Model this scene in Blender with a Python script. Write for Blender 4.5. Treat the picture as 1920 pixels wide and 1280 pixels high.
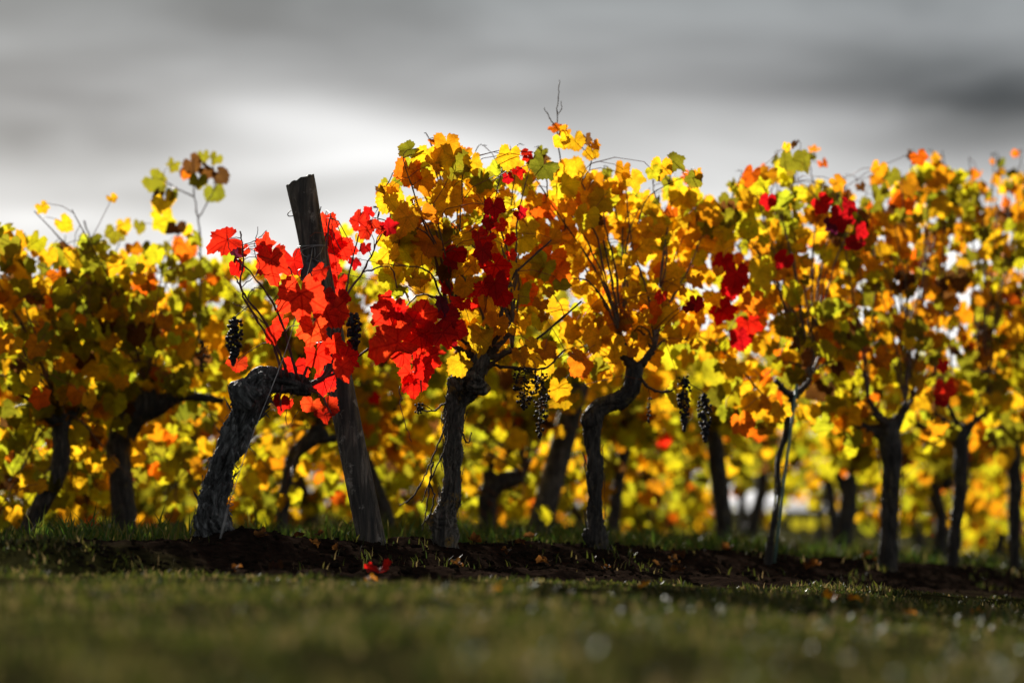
import bpy, math, random
import numpy as np
from mathutils import Vector, Matrix, noise

for o in list(bpy.data.objects):
    bpy.data.objects.remove(o)
SC = bpy.context.scene
COL = SC.collection
R = random.Random(11)
NR = np.random.RandomState(5)
rad = math.radians

# ------------------------------------------------------------------ camera
FPX = 5250.0          # focal length in pixels of the 1920 px wide photograph
CAMZ = 0.14           # the camera sits just above the grass
HOR = 948.0           # pixel row of the horizon
cam = bpy.data.cameras.new('camera')
camo = bpy.data.objects.new('camera', cam)
COL.objects.link(camo)
camo.location = (0, 0, CAMZ)
camo.rotation_euler = (rad(90), 0, 0)
cam.sensor_width = 36
cam.lens = FPX / 1920 * 36
cam.shift_y = (HOR - 640) / 1920
cam.clip_start = 0.05
cam.clip_end = 5000
cam.dof.use_dof = True
cam.dof.focus_distance = 9.3
cam.dof.aperture_fstop = 1.4
cam.dof.aperture_blades = 9
SC.camera = camo

# ------------------------------------------------------------------ sky, sun, exposure
SUN_EL, SUN_AZ = 25.0, -17.0      # degrees up, degrees to the right (-: left) of the view direction
world = bpy.data.worlds.new('World')
SC.world = world
world.use_nodes = True
wn, wl = world.node_tree.nodes, world.node_tree.links
wn.clear()
def N(nodes, t, **kw):
    n = nodes.new(t)
    for k, v in kw.items():
        setattr(n, k, v)
    return n
def math_node(nodes, links, op, a, b=None, clamp=False):
    m = nodes.new('ShaderNodeMath'); m.operation = op; m.use_clamp = clamp
    for i, v in enumerate((a, b)):
        if v is None: continue
        if isinstance(v, (int, float)): m.inputs[i].default_value = v
        else: links.new(v, m.inputs[i])
    return m.outputs[0]
def ramp(nodes, links, fac, stops, interp='LINEAR'):
    r = nodes.new('ShaderNodeValToRGB'); r.color_ramp.interpolation = interp
    el = r.color_ramp.elements
    while len(el) > 1: el.remove(el[-1])
    for i, (p, c) in enumerate(stops):
        e = el[0] if i == 0 else el.new(p)
        e.position = p; e.color = (c[0], c[1], c[2], 1)
    links.new(fac, r.inputs[0])
    return r.outputs[0]
nish = N(wn, 'ShaderNodeTexSky', sky_type='NISHITA', sun_disc=False)
nish.sun_elevation = rad(SUN_EL); nish.sun_rotation = rad(SUN_AZ)
tc = N(wn, 'ShaderNodeTexCoord')
sep = N(wn, 'ShaderNodeSeparateXYZ'); wl.new(tc.outputs['Generated'], sep.inputs[0])
mp = N(wn, 'ShaderNodeMapping'); mp.inputs['Scale'].default_value = (7.0, 7.0, 34.0)
mp.inputs['Location'].default_value = (0.35, 0.2, 0.55)
mp.inputs['Rotation'].default_value = (0, rad(1.2), 0)
wl.new(tc.outputs['Generated'], mp.inputs[0])
nz = N(wn, 'ShaderNodeTexNoise'); nz.inputs['Scale'].default_value = 1.0
nz.inputs['Detail'].default_value = 6.0; nz.inputs['Roughness'].default_value = 0.5
nz.inputs['Distortion'].default_value = 0.35
wl.new(mp.outputs[0], nz.inputs['Vector'])
# cloud deck: bright towards the horizon, greyer higher up
deck = ramp(wn, wl, sep.outputs['Z'], [(0.0, (0.95,)*3), (0.085, (0.92,)*3), (0.112, (0.74,)*3),
                                        (0.145, (0.30, 0.303, 0.308)), (0.2, (0.22, 0.243, 0.25)), (1.0, (0.22, 0.223, 0.23))])
band = ramp(wn, wl, nz.outputs['Fac'], [(0.3, (0.62,)*3), (0.5, (0.98,)*3), (0.72, (1.5,)*3)])
# one long lit streak of thinner cloud, and the darker cloud at both flanks
def gauss(cx, cz, sx, sz, tilt=0.0):
    dx = math_node(wn, wl, 'SUBTRACT', sep.outputs['X'], cx)
    dz = math_node(wn, wl, 'SUBTRACT', sep.outputs['Z'], cz)
    dz = math_node(wn, wl, 'ADD', dz, math_node(wn, wl, 'MULTIPLY', dx, tilt))
    a = math_node(wn, wl, 'POWER', math_node(wn, wl, 'DIVIDE', dx, sx), 2)
    a.node.inputs[0].default_value = 0
    b = math_node(wn, wl, 'POWER', math_node(wn, wl, 'DIVIDE', dz, sz), 2)
    s = math_node(wn, wl, 'MULTIPLY', math_node(wn, wl, 'ADD', a, b), -1)
    return math_node(wn, wl, 'EXPONENT', s)
streak = math_node(wn, wl, 'ADD', math_node(wn, wl, 'MULTIPLY', gauss(-0.066, 0.1335, 0.055, 0.011, 0.12), 0.42),
                   math_node(wn, wl, 'MULTIPLY', gauss(0.03, 0.118, 0.06, 0.014, 0.05), 0.16))
streak = math_node(wn, wl, 'SUBTRACT', streak, math_node(wn, wl, 'ADD', math_node(wn, wl, 'MULTIPLY', gauss(-0.15, 0.125, 0.05, 0.018, 0.02), 0.3), math_node(wn, wl, 'MULTIPLY', gauss(0.16, 0.135, 0.06, 0.025, 0.0), 0.3)))
mul = N(wn, 'ShaderNodeMix', data_type='RGBA', blend_type='MULTIPLY'); mul.inputs[0].default_value = 1
wl.new(deck, mul.inputs[6]); wl.new(band, mul.inputs[7])
add = N(wn, 'ShaderNodeMix', data_type='RGBA', blend_type='ADD'); add.inputs[0].default_value = 1
wl.new(mul.outputs[2], add.inputs[6]); wl.new(streak, add.inputs[7])
bgc = N(wn, 'ShaderNodeBackground'); bgc.inputs[1].default_value = 0.62
wl.new(add.outputs[2], bgc.inputs[0])
bgn = N(wn, 'ShaderNodeBackground'); bgn.inputs[1].default_value = 0.06
wl.new(nish.outputs[0], bgn.inputs[0])
mx = N(wn, 'ShaderNodeMixShader'); mx.inputs[0].default_value = 0.95
wl.new(bgn.outputs[0], mx.inputs[1]); wl.new(bgc.outputs[0], mx.inputs[2])
wo = N(wn, 'ShaderNodeOutputWorld'); wl.new(mx.outputs[0], wo.inputs[0])

sun = bpy.data.lights.new('sun', 'SUN')
sun.energy = 5.0; sun.angle = rad(0.6); sun.color = (1.0, 0.95, 0.86)
suno = bpy.data.objects.new('sun', sun); COL.objects.link(suno)
sdir = Vector((math.sin(rad(SUN_AZ)) * math.cos(rad(SUN_EL)), math.cos(rad(SUN_AZ)) * math.cos(rad(SUN_EL)), math.sin(rad(SUN_EL))))
suno.rotation_euler = sdir.to_track_quat('Z', 'Y').to_euler()
suno.location = sdir * 30
vs = SC.view_settings
vs.view_transform = 'Standard'; vs.look = 'None'; vs.exposure = 0.8; vs.gamma = 1.0
SC.render.engine = 'CYCLES'
SC.cycles.max_bounces = 10; SC.cycles.diffuse_bounces = 6; SC.cycles.transmission_bounces = 6

# ------------------------------------------------------------------ layout helpers
E = (0.661, 0.750)            # direction of the vine rows on the ground
NB = (-0.750, 0.661)          # across the rows, away from the camera
O1 = (-0.96, 9.0)             # first vine of the front row
def P(px, py, d):             # a pixel of the photograph at distance d -> a point
    return Vector(((px - 960) / FPX * d, d, CAMZ + (HOR - py) / FPX * d))
def row_depth(px, row=1):
    ox, oy = O1[0] + NB[0] * 2.0 * (row - 1), O1[1] + NB[1] * 2.0 * (row - 1)
    k = (px - 960) / FPX
    s = (k * oy - ox) / (E[0] - k * E[1])
    return oy + E[1] * s
def row_point(s, row, off=0.0):
    q = 2.0 * (row - 1) + off
    return O1[0] + NB[0] * q + E[0] * s, O1[1] + NB[1] * q + E[1] * s

_perm = NR.rand(256, 256)
def vnoise(x, y):
    xi = np.floor(x).astype(int); yi = np.floor(y).astype(int)
    fx = x - xi; fy = y - yi
    fx = fx * fx * (3 - 2 * fx); fy = fy * fy * (3 - 2 * fy)
    a = _perm[xi % 256, yi % 256]; b = _perm[(xi + 1) % 256, yi % 256]
    c = _perm[xi % 256, (yi + 1) % 256]; d = _perm[(xi + 1) % 256, (yi + 1) % 256]
    return (a * (1 - fx) + b * fx) * (1 - fy) + (c * (1 - fx) + d * fx) * fy - 0.5
def sstep(a, b, x):
    t = np.clip((x - a) / (b - a), 0, 1)
    return t * t * (3 - 2 * t)
def row_u(x, y):
    return (x - O1[0]) * NB[0] + (y - O1[1]) * NB[1]
def soil_mask(x, y):          # 1 on the tilled strip under each row
    u = row_u(x, y) + 0.22 * vnoise(x * 2.3, y * 2.3) + 0.2 * vnoise(x * 8, y * 8)
    s = (x - O1[0]) * E[0] + (y - O1[1]) * E[1] + 0.3 * vnoise(x * 4, y * 4 + 9)
    end = sstep(-0.75, -0.35, s)
    m = np.zeros_like(u)
    for k in range(0, 6):
        w = 0.76 if k == 0 else 0.3
        q = 1 - sstep(w * 0.75, w, np.abs(u - 2.0 * k + (0.45 if k == 0 else 0)))
        m = np.maximum(m, q * end if k == 0 else q)
    return m
def ground_z(x, y):
    x = np.asarray(x, float); y = np.asarray(y, float)
    u = row_u(x, y)
    sp = np.log1p(np.exp(np.clip((x - 0.1) * 3, -30, 30))) / 3 * 0.09
    z = -0.35 * np.tanh(sp / 0.35)
    z = z - 0.06 * (1 - sstep(-0.55, -0.12, u))
    z = z + 0.028 * np.exp(-(u / 0.2) ** 2)
    # heap of earth beside the first vine
    hx, hy = (470 - 960) / FPX * 8.95, 8.95
    z = z + 0.045 * np.exp(-(((x - hx) / 0.15) ** 2 + ((y - hy) / 0.14) ** 2))
    near = np.exp(-np.maximum(0, y - 14) / 10)
    m = soil_mask(x, y)
    z = z + near * (0.02 * vnoise(x * 3, y * 3) + (0.012 + 0.014 * m) * vnoise(x * 12, y * 12) + 0.016 * m * vnoise(x * 31, y * 31))
    return z
def gz(x, y):
    return float(ground_z(np.array([x]), np.array([y]))[0])

def tag(o, label=None, cat=None, group=None, kind=None):
    for k, v in (('label', label), ('category', cat), ('group', group), ('kind', kind)):
        if v: o[k] = v
    return o
def empty(name, loc):
    o = bpy.data.objects.new(name, None); COL.objects.link(o); o.location = loc
    o.empty_display_size = 0.1
    return o
class MB:
    def __init__(s): s.v = []; s.f = []; s.uv = None
    def add(s, v, f):
        b = len(s.v); s.v.extend(v); s.f.extend([tuple(i + b for i in q) for q in f])
    def build(s, name, mat, parent=None, base=(0, 0, 0), smooth=True):
        b = Vector(base)
        me = bpy.data.meshes.new(name)
        me.from_pydata([Vector(p) - b for p in s.v], [], s.f)
        me.materials.append(mat)
        if smooth: me.polygons.foreach_set('use_smooth', [True] * len(me.polygons))
        me.update()
        o = bpy.data.objects.new(name, me); COL.objects.link(o)
        if parent: o.parent = parent
        else: o.location = b
        return o
def catmull(pts, n=6):
    pts = [np.array(p, float) for p in pts]
    if len(pts) < 3:
        return [pts[0] + (pts[-1] - pts[0]) * t for t in np.linspace(0, 1, n + 1)]
    q = [2 * pts[0] - pts[1]] + pts + [2 * pts[-1] - pts[-2]]
    out = []
    for i in range(1, len(q) - 2):
        for k in range(n):
            t = k / n
            out.append(0.5 * ((2 * q[i]) + (-q[i-1] + q[i+1]) * t + (2*q[i-1] - 5*q[i] + 4*q[i+1] - q[i+2]) * t*t + (-q[i-1] + 3*q[i] - 3*q[i+1] + q[i+2]) * t**3))
    out.append(pts[-1])
    return out
def tube(pts, radii, seg=6, cap=True):
    pts = [Vector(p) for p in pts]
    n = len(pts)
    if isinstance(radii, (int, float)): radii = [radii] * n
    vs_, fs = [], []
    t0 = (pts[1] - pts[0]).normalized()
    a = t0.orthogonal().normalized()
    for i, p in enumerate(pts):
        t = (pts[min(i+1, n-1)] - pts[max(i-1, 0)])
        t = t.normalized() if t.length > 1e-9 else t0
        a = (a - t * a.dot(t))
        a = a.normalized() if a.length > 1e-6 else t.orthogonal().normalized()
        b = t.cross(a)
        for k in range(seg):
            w = 2 * math.pi * k / seg
            vs_.append(p + (a * math.cos(w) + b * math.sin(w)) * radii[i])
    for i in range(n - 1):
        for k in range(seg):
            k2 = (k + 1) % seg
            fs.append((i*seg + k, i*seg + k2, (i+1)*seg + k2, (i+1)*seg + k))
    if cap:
        fs.append(tuple(reversed(range(seg)))); fs.append(tuple(range((n-1)*seg, n*seg)))
    return vs_, fs

# ------------------------------------------------------------------ materials
def new_mat(name):
    m = bpy.data.materials.new(name); m.use_nodes = True
    m.node_tree.nodes.clear()
    return m, m.node_tree.nodes, m.node_tree.links
def leaf_mat(name, stops, island, trans=0.8, edge=None, edge_amt=0.6, vein=(0.75, 0.8, 0.6)):
    """stops: colour range from which each leaf takes its own colour."""
    m, n, l = new_mat(name)
    if island:
        rnd = N(n, 'ShaderNodeNewGeometry').outputs['Random Per Island']
    else:
        rnd = N(n, 'ShaderNodeObjectInfo').outputs['Random']
    col = ramp(n, l, rnd, stops)
    uv = N(n, 'ShaderNodeUVMap')
    sp = N(n, 'ShaderNodeSeparateXYZ'); l.new(uv.outputs[0], sp.inputs[0])
    off = N(n, 'ShaderNodeCombineXYZ'); l.new(math_node(n, l, 'MULTIPLY', rnd, 57.3), off.inputs[2])
    va = N(n, 'ShaderNodeVectorMath', operation='ADD'); l.new(uv.outputs[0], va.inputs[0]); l.new(off.outputs[0], va.inputs[1])
    nz1 = N(n, 'ShaderNodeTexNoise'); nz1.inputs['Scale'].default_value = 2.2; nz1.inputs['Detail'].default_value = 3
    l.new(va.outputs[0], nz1.inputs['Vector'])
    nz2 = N(n, 'ShaderNodeTexNoise'); nz2.inputs['Scale'].default_value = 14; nz2.inputs['Detail'].default_value = 4
    l.new(va.outputs[0], nz2.inputs['Vector'])
    # blotches
    v1 = ramp(n, l, nz1.outputs['Fac'], [(0.3, (0.72, 0.68, 0.7)), (0.55, (1, 1, 1)), (0.75, (1.12, 1.2, 1.0))])
    mm = N(n, 'ShaderNodeMix', data_type='RGBA', blend_type='MULTIPLY'); mm.inputs[0].default_value = 1
    l.new(col, mm.inputs[6]); l.new(v1, mm.inputs[7])
    c = mm.outputs[2]
    v2 = ramp(n, l, nz2.outputs['Fac'], [(0.35, (0.8, 0.8, 0.8)), (0.65, (1.08, 1.08, 1.08))])
    mm = N(n, 'ShaderNodeMix', data_type='RGBA', blend_type='MULTIPLY'); mm.inputs[0].default_value = 1
    l.new(c, mm.inputs[6]); l.new(v2, mm.inputs[7]); c = mm.outputs[2]
    r2 = math_node(n, l, 'SQRT', math_node(n, l, 'ADD', math_node(n, l, 'MULTIPLY', sp.outputs['X'], sp.outputs['X']),
                                             math_node(n, l, 'MULTIPLY', sp.outputs['Y'], sp.outputs['Y'])))
    if edge:
        e = math_node(n, l, 'ADD', r2, math_node(n, l, 'MULTIPLY', math_node(n, l, 'SUBTRACT', nz1.outputs['Fac'], 0.5), 1.6))
        ef = N(n, 'ShaderNodeMapRange'); ef.inputs[1].default_value = 0.72; ef.inputs[2].default_value = 1.05
        ef.inputs[4].default_value = edge_amt
        l.new(e, ef.inputs[0])
        mm = N(n, 'ShaderNodeMix', data_type='RGBA'); l.new(ef.outputs[0], mm.inputs[0])
        l.new(c, mm.inputs[6]); mm.inputs[7].default_value = (*edge, 1); c = mm.outputs[2]
    if not island:
        dmin = None
        for a in (0, 56, -56, 112, -112):
            ca, sa = math.cos(rad(a)), math.sin(rad(a))
            perp = math_node(n, l, 'ABSOLUTE', math_node(n, l, 'SUBTRACT', math_node(n, l, 'MULTIPLY', sp.outputs['X'], ca), math_node(n, l, 'MULTIPLY', sp.outputs['Y'], sa)))
            along = math_node(n, l, 'ADD', math_node(n, l, 'MULTIPLY', sp.outputs['X'], sa), math_node(n, l, 'MULTIPLY', sp.outputs['Y'], ca))
            d = math_node(n, l, 'ADD', perp, math_node(n, l, 'MULTIPLY', math_node(n, l, 'LESS_THAN', along, 0), 5))
            dmin = d if dmin is None else math_node(n, l, 'MINIMUM', dmin, d)
        # side veins: fine herringbone off the main ones
        wv = math_node(n, l, 'PINGPONG', math_node(n, l, 'SUBTRACT', r2, math_node(n, l, 'MULTIPLY', dmin, 0.8)), 0.085)
        side = N(n, 'ShaderNodeMapRange'); side.inputs[1].default_value = 0.012; side.inputs[2].default_value = 0.0
        side.inputs[4].default_value = 0.45; l.new(wv, side.inputs[0])
        vf = N(n, 'ShaderNodeMapRange'); vf.inputs[1].default_value = 0.042; vf.inputs[2].default_value = 0.008
        l.new(dmin, vf.inputs[0])
        vf = math_node(n, l, 'MAXIMUM', vf.outputs[0], side.outputs[0])
        mm = N(n, 'ShaderNodeMix', data_type='RGBA', blend_type='MULTIPLY'); l.new(math_node(n, l, 'MULTIPLY', vf, 0.8), mm.inputs[0])
        l.new(c, mm.inputs[6]); mm.inputs[7].default_value = (*vein, 1); c = mm.outputs[2]
    tr = N(n, 'ShaderNodeBsdfTranslucent'); l.new(c, tr.inputs[0])
    pb = N(n, 'ShaderNodeBsdfPrincipled'); pb.inputs['Roughness'].default_value = 0.55
    dk = N(n, 'ShaderNodeMix', data_type='RGBA', blend_type='MULTIPLY'); dk.inputs[0].default_value = 1
    l.new(c, dk.inputs[6]); dk.inputs[7].default_value = (0.45, 0.4, 0.4, 1)
    l.new(dk.outputs[2], pb.inputs['Base Color'])
    pb.inputs['Specular IOR Level'].default_value = 0.25
    bp = N(n, 'ShaderNodeBump'); bp.inputs['Strength'].default_value = 0.35; bp.inputs['Distance'].default_value = 0.004
    l.new(nz2.outputs['Fac'], bp.inputs['Height']); l.new(bp.outputs[0], pb.inputs['Normal']); l.new(bp.outputs[0], tr.inputs['Normal'])
    ms = N(n, 'ShaderNodeMixShader'); ms.inputs[0].default_value = trans
    l.new(pb.outputs[0], ms.inputs[1]); l.new(tr.outputs[0], ms.inputs[2])
    out = N(n, 'ShaderNodeOutputMaterial'); l.new(ms.outputs[0], out.inputs[0])
    return m
LEAF = {
 'gold':   ([(0, (0.86, 0.43, 0.010)), (0.35, (0.90, 0.52, 0.012)), (0.65, (0.86, 0.38, 0.008)), (1, (0.90, 0.58, 0.016))], (0.42, 0.13, 0.01)),
 'amber':  ([(0, (0.72, 0.26, 0.006)), (0.5, (0.80, 0.33, 0.008)), (1, (0.62, 0.24, 0.008))], (0.33, 0.07, 0.008)),
 'lime':   ([(0, (0.52, 0.48, 0.012)), (0.4, (0.68, 0.56, 0.012)), (0.7, (0.40, 0.44, 0.02)), (1, (0.74, 0.58, 0.014))], (0.60, 0.36, 0.01)),
 'olive':  ([(0, (0.16, 0.17, 0.012)), (0.5, (0.30, 0.26, 0.012)), (1, (0.22, 0.20, 0.012))], (0.30, 0.14, 0.01)),
 'orange': ([(0, (0.85, 0.20, 0.006)), (0.5, (0.82, 0.13, 0.006)), (1, (0.80, 0.26, 0.01))], (0.55, 0.06, 0.006)),
 'red':    ([(0, (0.80, 0.012, 0.006)), (0.3, (0.90, 0.022, 0.008)), (0.6, (0.94, 0.05, 0.012)), (0.8, (0.84, 0.014, 0.010)), (1, (0.93, 0.035, 0.008))], (0.92, 0.07, 0.012)),
 'flame':  ([(0, (0.92, 0.085, 0.014)), (1, (0.92, 0.05, 0.012))], (0.85, 0.02, 0.01)),
 'wine':   ([(0, (0.52, 0.007, 0.008)), (0.6, (0.40, 0.006, 0.010)), (1, (0.68, 0.012, 0.008))], None),
 'purple': ([(0, (0.10, 0.010, 0.035)), (1, (0.14, 0.012, 0.03))], None),
 'brown':  ([(0, (0.16, 0.06, 0.012)), (1, (0.10, 0.045, 0.012))], None),
}
VEIN = {'red': (0.5, 0.12, 0.15), 'wine': (0.5, 0.3, 0.4), 'flame': (0.7, 0.3, 0.3), 'purple': (0.7, 0.5, 0.5)}
MAT = {}
for k, (st, ed) in LEAF.items():
    MAT[k] = leaf_mat('leaf_' + k, st, False, edge=ed, vein=VEIN.get(k, (0.72, 0.78, 0.5)))
    MAT[k + '_s'] = leaf_mat('foliage_' + k, st, True, edge=ed)

def bark_mat(name, dark, light, moss=None, moss_amt=0.0, scale=(70, 70, 11)):
    m, n, l = new_mat(name)
    tcn = N(n, 'ShaderNodeTexCoord')
    mpn = N(n, 'ShaderNodeMapping'); mpn.inputs['Scale'].default_value = scale
    l.new(tcn.outputs['Object'], mpn.inputs[0])
    a = N(n, 'ShaderNodeTexNoise'); a.inputs['Scale'].default_value = 1; a.inputs['Detail'].default_value = 6; a.inputs['Roughness'].default_value = 0.65; a.inputs['Distortion'].default_value = 0.8
    l.new(mpn.outputs[0], a.inputs['Vector'])
    c = ramp(n, l, a.outputs['Fac'], [(0.38, dark), (0.53, tuple(x * 0.7 + y * 0.3 for x, y in zip(dark, light))), (0.68, light)])
    b = N(n, 'ShaderNodeTexNoise'); b.inputs['Scale'].default_value = 9; b.inputs['Detail'].default_value = 5; b.inputs['Roughness'].default_value = 0.6
    l.new(tcn.outputs['Object'], b.inputs['Vector'])
    big = ramp(n, l, b.outputs['Fac'], [(0.35, (0.55,)*3), (0.6, (1.1,)*3)])
    mm = N(n, 'ShaderNodeMix', data_type='RGBA', blend_type='MULTIPLY'); mm.inputs[0].default_value = 1
    l.new(c, mm.inputs[6]); l.new(big, mm.inputs[7]); c = mm.outputs[2]
    if moss:
        g = N(n, 'ShaderNodeTexNoise'); g.inputs['Scale'].default_value = 16; g.inputs['Detail'].default_value = 5; g.inputs['Roughness'].default_value = 0.7
        l.new(tcn.outputs['Object'], g.inputs['Vector'])
        f = N(n, 'ShaderNodeMapRange'); f.inputs[1].default_value = 0.60 - 0.1 * moss_amt; f.inputs[2].default_value = 0.68 - 0.1 * moss_amt; f.inputs[4].default_value = 0.85
        l.new(g.outputs['Fac'], f.inputs[0])
        mm = N(n, 'ShaderNodeMix', data_type='RGBA'); l.new(f.outputs[0], mm.inputs[0]); l.new(c, mm.inputs[6]); mm.inputs[7].default_value = (*moss, 1); c = mm.outputs[2]
    pb = N(n, 'ShaderNodeBsdfPrincipled'); pb.inputs['Roughness'].default_value = 0.62; pb.inputs['Specular IOR Level'].default_value = 0.45
    l.new(c, pb.inputs['Base Color'])
    bp = N(n, 'ShaderNodeBump'); bp.inputs['Strength'].default_value = 1.0; bp.inputs['Distance'].default_value = 0.016
    l.new(a.outputs['Fac'], bp.inputs['Height']); l.new(bp.outputs[0], pb.inputs['Normal'])
    out = N(n, 'ShaderNodeOutputMaterial'); l.new(pb.outputs[0], out.inputs[0])
    return m
MAT['bark1'] = bark_mat('bark_grey', (0.004, 0.004, 0.004), (0.24, 0.245, 0.245), (0.17, 0.175, 0.16), 0.0, (55, 55, 10))
MAT['bark2'] = bark_mat('bark_lichen', (0.005, 0.004, 0.003), (0.26, 0.225, 0.18), (0.24, 0.14, 0.02), 0.45, (60, 60, 9))
MAT['bark'] = bark_mat('bark_brown', (0.004, 0.003, 0.003), (0.11, 0.09, 0.07), (0.12, 0.09, 0.02), 0.15)
MAT['wood'] = bark_mat('weathered_wood', (0.008, 0.006, 0.005), (0.2, 0.165, 0.13), (0.28, 0.255, 0.22), 0.12, (48, 48, 4.0))
MAT['cutwood'] = bark_mat('cut_wood', (0.05, 0.046, 0.04), (0.26, 0.24, 0.21), None, 0, (90, 90, 40))
def plain(name, c, rough=0.6, metal=0.0, var=0.35, scale=40, trans=0.0, spec=0.3):
    m, n, l = new_mat(name)
    tcn = N(n, 'ShaderNodeTexCoord')
    a = N(n, 'ShaderNodeTexNoise'); a.inputs['Scale'].default_value = scale; a.inputs['Detail'].default_value = 4
    l.new(tcn.outputs['Object'], a.inputs['Vector'])
    cc = ramp(n, l, a.outputs['Fac'], [(0.3, tuple(x * (1 - var) for x in c)), (0.7, tuple(x * (1 + var) for x in c))])
    pb = N(n, 'ShaderNodeBsdfPrincipled'); pb.inputs['Roughness'].default_value = rough; pb.inputs['Metallic'].default_value = metal
    pb.inputs['Specular IOR Level'].default_value = spec
    l.new(cc, pb.inputs['Base Color'])
    sh = pb.outputs[0]
    if trans:
        t = N(n, 'ShaderNodeBsdfTranslucent'); l.new(cc, t.inputs[0])
        ms = N(n, 'ShaderNodeMixShader'); ms.inputs[0].default_value = trans
        l.new(sh, ms.inputs[1]); l.new(t.outputs[0], ms.inputs[2]); sh = ms.outputs[0]
    out = N(n, 'ShaderNodeOutputMaterial'); l.new(sh, out.inputs[0])
    return m
MAT['cane'] = plain('cane_brown', (0.085, 0.045, 0.022), 0.6, scale=60)
MAT['cane_red'] = plain('cane_wine', (0.09, 0.028, 0.024), 0.5, scale=60)
MAT['stalk'] = plain('stalk_red', (0.20, 0.05, 0.025), 0.5, trans=0.2)
MAT['dry'] = plain('dry_twig', (0.045, 0.028, 0.018), 0.8)
MAT['berry'] = plain('grape_black', (0.010, 0.009, 0.014), 0.62, scale=90)
MAT['raisin'] = plain('grape_dried', (0.020, 0.012, 0.008), 0.7, scale=90)
MAT['wire'] = plain('galvanised_wire', (0.30, 0.30, 0.30), 0.42, 0.9, 0.3)
MAT['rust'] = plain('dull_steel', (0.16, 0.155, 0.15), 0.55, 0.7, 0.4)
MAT['strip'] = plain('slate_strip', (0.045, 0.052, 0.065), 0.45, var=0.4)
MAT['stake'] = plain('stake_green', (0.12, 0.19, 0.165), 0.5, var=0.4)
MAT['soil'] = plain('dark_soil', (0.014, 0.010, 0.007), 1.0, var=0.6, scale=30, spec=0.0)
def grass_mat(name, st):
    m, n, l = new_mat(name)
    rnd = N(n, 'ShaderNodeNewGeometry').outputs['Random Per Island']
    c = ramp(n, l, rnd, st)
    pb = N(n, 'ShaderNodeBsdfPrincipled'); pb.inputs['Roughness'].default_value = 0.5; l.new(c, pb.inputs['Base Color'])
    pb.inputs['Specular IOR Level'].default_value = 0.3
    t = N(n, 'ShaderNodeBsdfTranslucent'); l.new(c, t.inputs[0])
    ms = N(n, 'ShaderNodeMixShader'); ms.inputs[0].default_value = 0.5
    l.new(pb.outputs[0], ms.inputs[1]); l.new(t.outputs[0], ms.inputs[2])
    out = N(n, 'ShaderNodeOutputMaterial'); l.new(ms.outputs[0], out.inputs[0])
    return m
MAT['grass'] = grass_mat('grass_blades', [(0, (0.022, 0.036, 0.006)), (0.5, (0.05, 0.06, 0.008)), (0.75, (0.09, 0.085, 0.012)), (0.85, (0.16, 0.12, 0.04)), (1, (0.20, 0.14, 0.06))])
MAT['grass2'] = grass_mat('lush_grass', [(0, (0.025, 0.06, 0.006)), (0.5, (0.055, 0.10, 0.010)), (0.85, (0.12, 0.13, 0.016)), (1, (0.18, 0.14, 0.04))])
def ground_mat():
    m, n, l = new_mat('vineyard_ground')
    at = N(n, 'ShaderNodeAttribute'); at.attribute_name = 'soil'
    tcn = N(n, 'ShaderNodeTexCoord')
    a = N(n, 'ShaderNodeTexNoise'); a.inputs['Scale'].default_value = 26; a.inputs['Detail'].default_value = 7; a.inputs['Roughness'].default_value = 0.7
    l.new(tcn.outputs['Object'], a.inputs['Vector'])
    s = ramp(n, l, a.outputs['Fac'], [(0.3, (0.005, 0.0035, 0.003)), (0.55, (0.017, 0.011, 0.008)), (0.75, (0.042, 0.029, 0.021))])
    g = ramp(n, l, a.outputs['Fac'], [(0.3, (0.010, 0.010, 0.004)), (0.6, (0.028, 0.026, 0.009)), (0.8, (0.06, 0.048, 0.022))])
    mm = N(n, 'ShaderNodeMix', data_type='RGBA'); l.new(at.outputs['Fac'], mm.inputs[0]); l.new(g, mm.inputs[6]); l.new(s, mm.inputs[7])
    pb = N(n, 'ShaderNodeBsdfPrincipled'); pb.inputs['Roughness'].default_value = 1.0; pb.inputs['Specular IOR Level'].default_value = 0.0
    l.new(mm.outputs[2], pb.inputs['Base Color'])
    bp = N(n, 'ShaderNodeBump'); bp.inputs['Strength'].default_value = 1; bp.inputs['Distance'].default_value = 0.012
    l.new(a.outputs['Fac'], bp.inputs['Height']); l.new(bp.outputs[0], pb.inputs['Normal'])
    out = N(n, 'ShaderNodeOutputMaterial'); l.new(pb.outputs[0], out.inputs[0])
    return m
MAT['ground'] = ground_mat()

# ------------------------------------------------------------------ ground
def spaced(a, b, step, far):
    core = np.arange(a, b, step)
    lo, hi, st = [], [], step
    v = a
    while v > -far: st *= 1.35; v -= st; lo.append(v)
    v = core[-1]; st = step
    while v < far: st *= 1.35; v += st; hi.append(v)
    return np.array(lo[::-1] + list(core) + hi)
def grid_mesh(name, xs, ys):
    X, Y = np.meshgrid(xs, ys)
    Z = ground_z(X.ravel(), Y.ravel())
    v = np.stack([X.ravel(), Y.ravel(), Z], 1)
    nx, ny = len(xs), len(ys)
    i = np.arange((ny - 1) * (nx - 1)); r = i // (nx - 1); c = i % (nx - 1)
    f = np.stack([r*nx + c, r*nx + c + 1, (r+1)*nx + c + 1, (r+1)*nx + c], 1)
    me = bpy.data.meshes.new(name); me.from_pydata(v.tolist(), [], f.tolist())
    at = me.attributes.new('soil', 'FLOAT', 'POINT'); at.data.foreach_set('value', soil_mask(X.ravel(), Y.ravel()).astype(np.float32))
    me.polygons.foreach_set('use_smooth', [True] * len(f))
    me.materials.append(MAT['ground']); me.update()
    return me
g = bpy.data.objects.new('ground', grid_mesh('ground', spaced(-2.6, 3.4, 0.03, 1500), spaced(5.5, 13.5, 0.03, 1500)))
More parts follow.
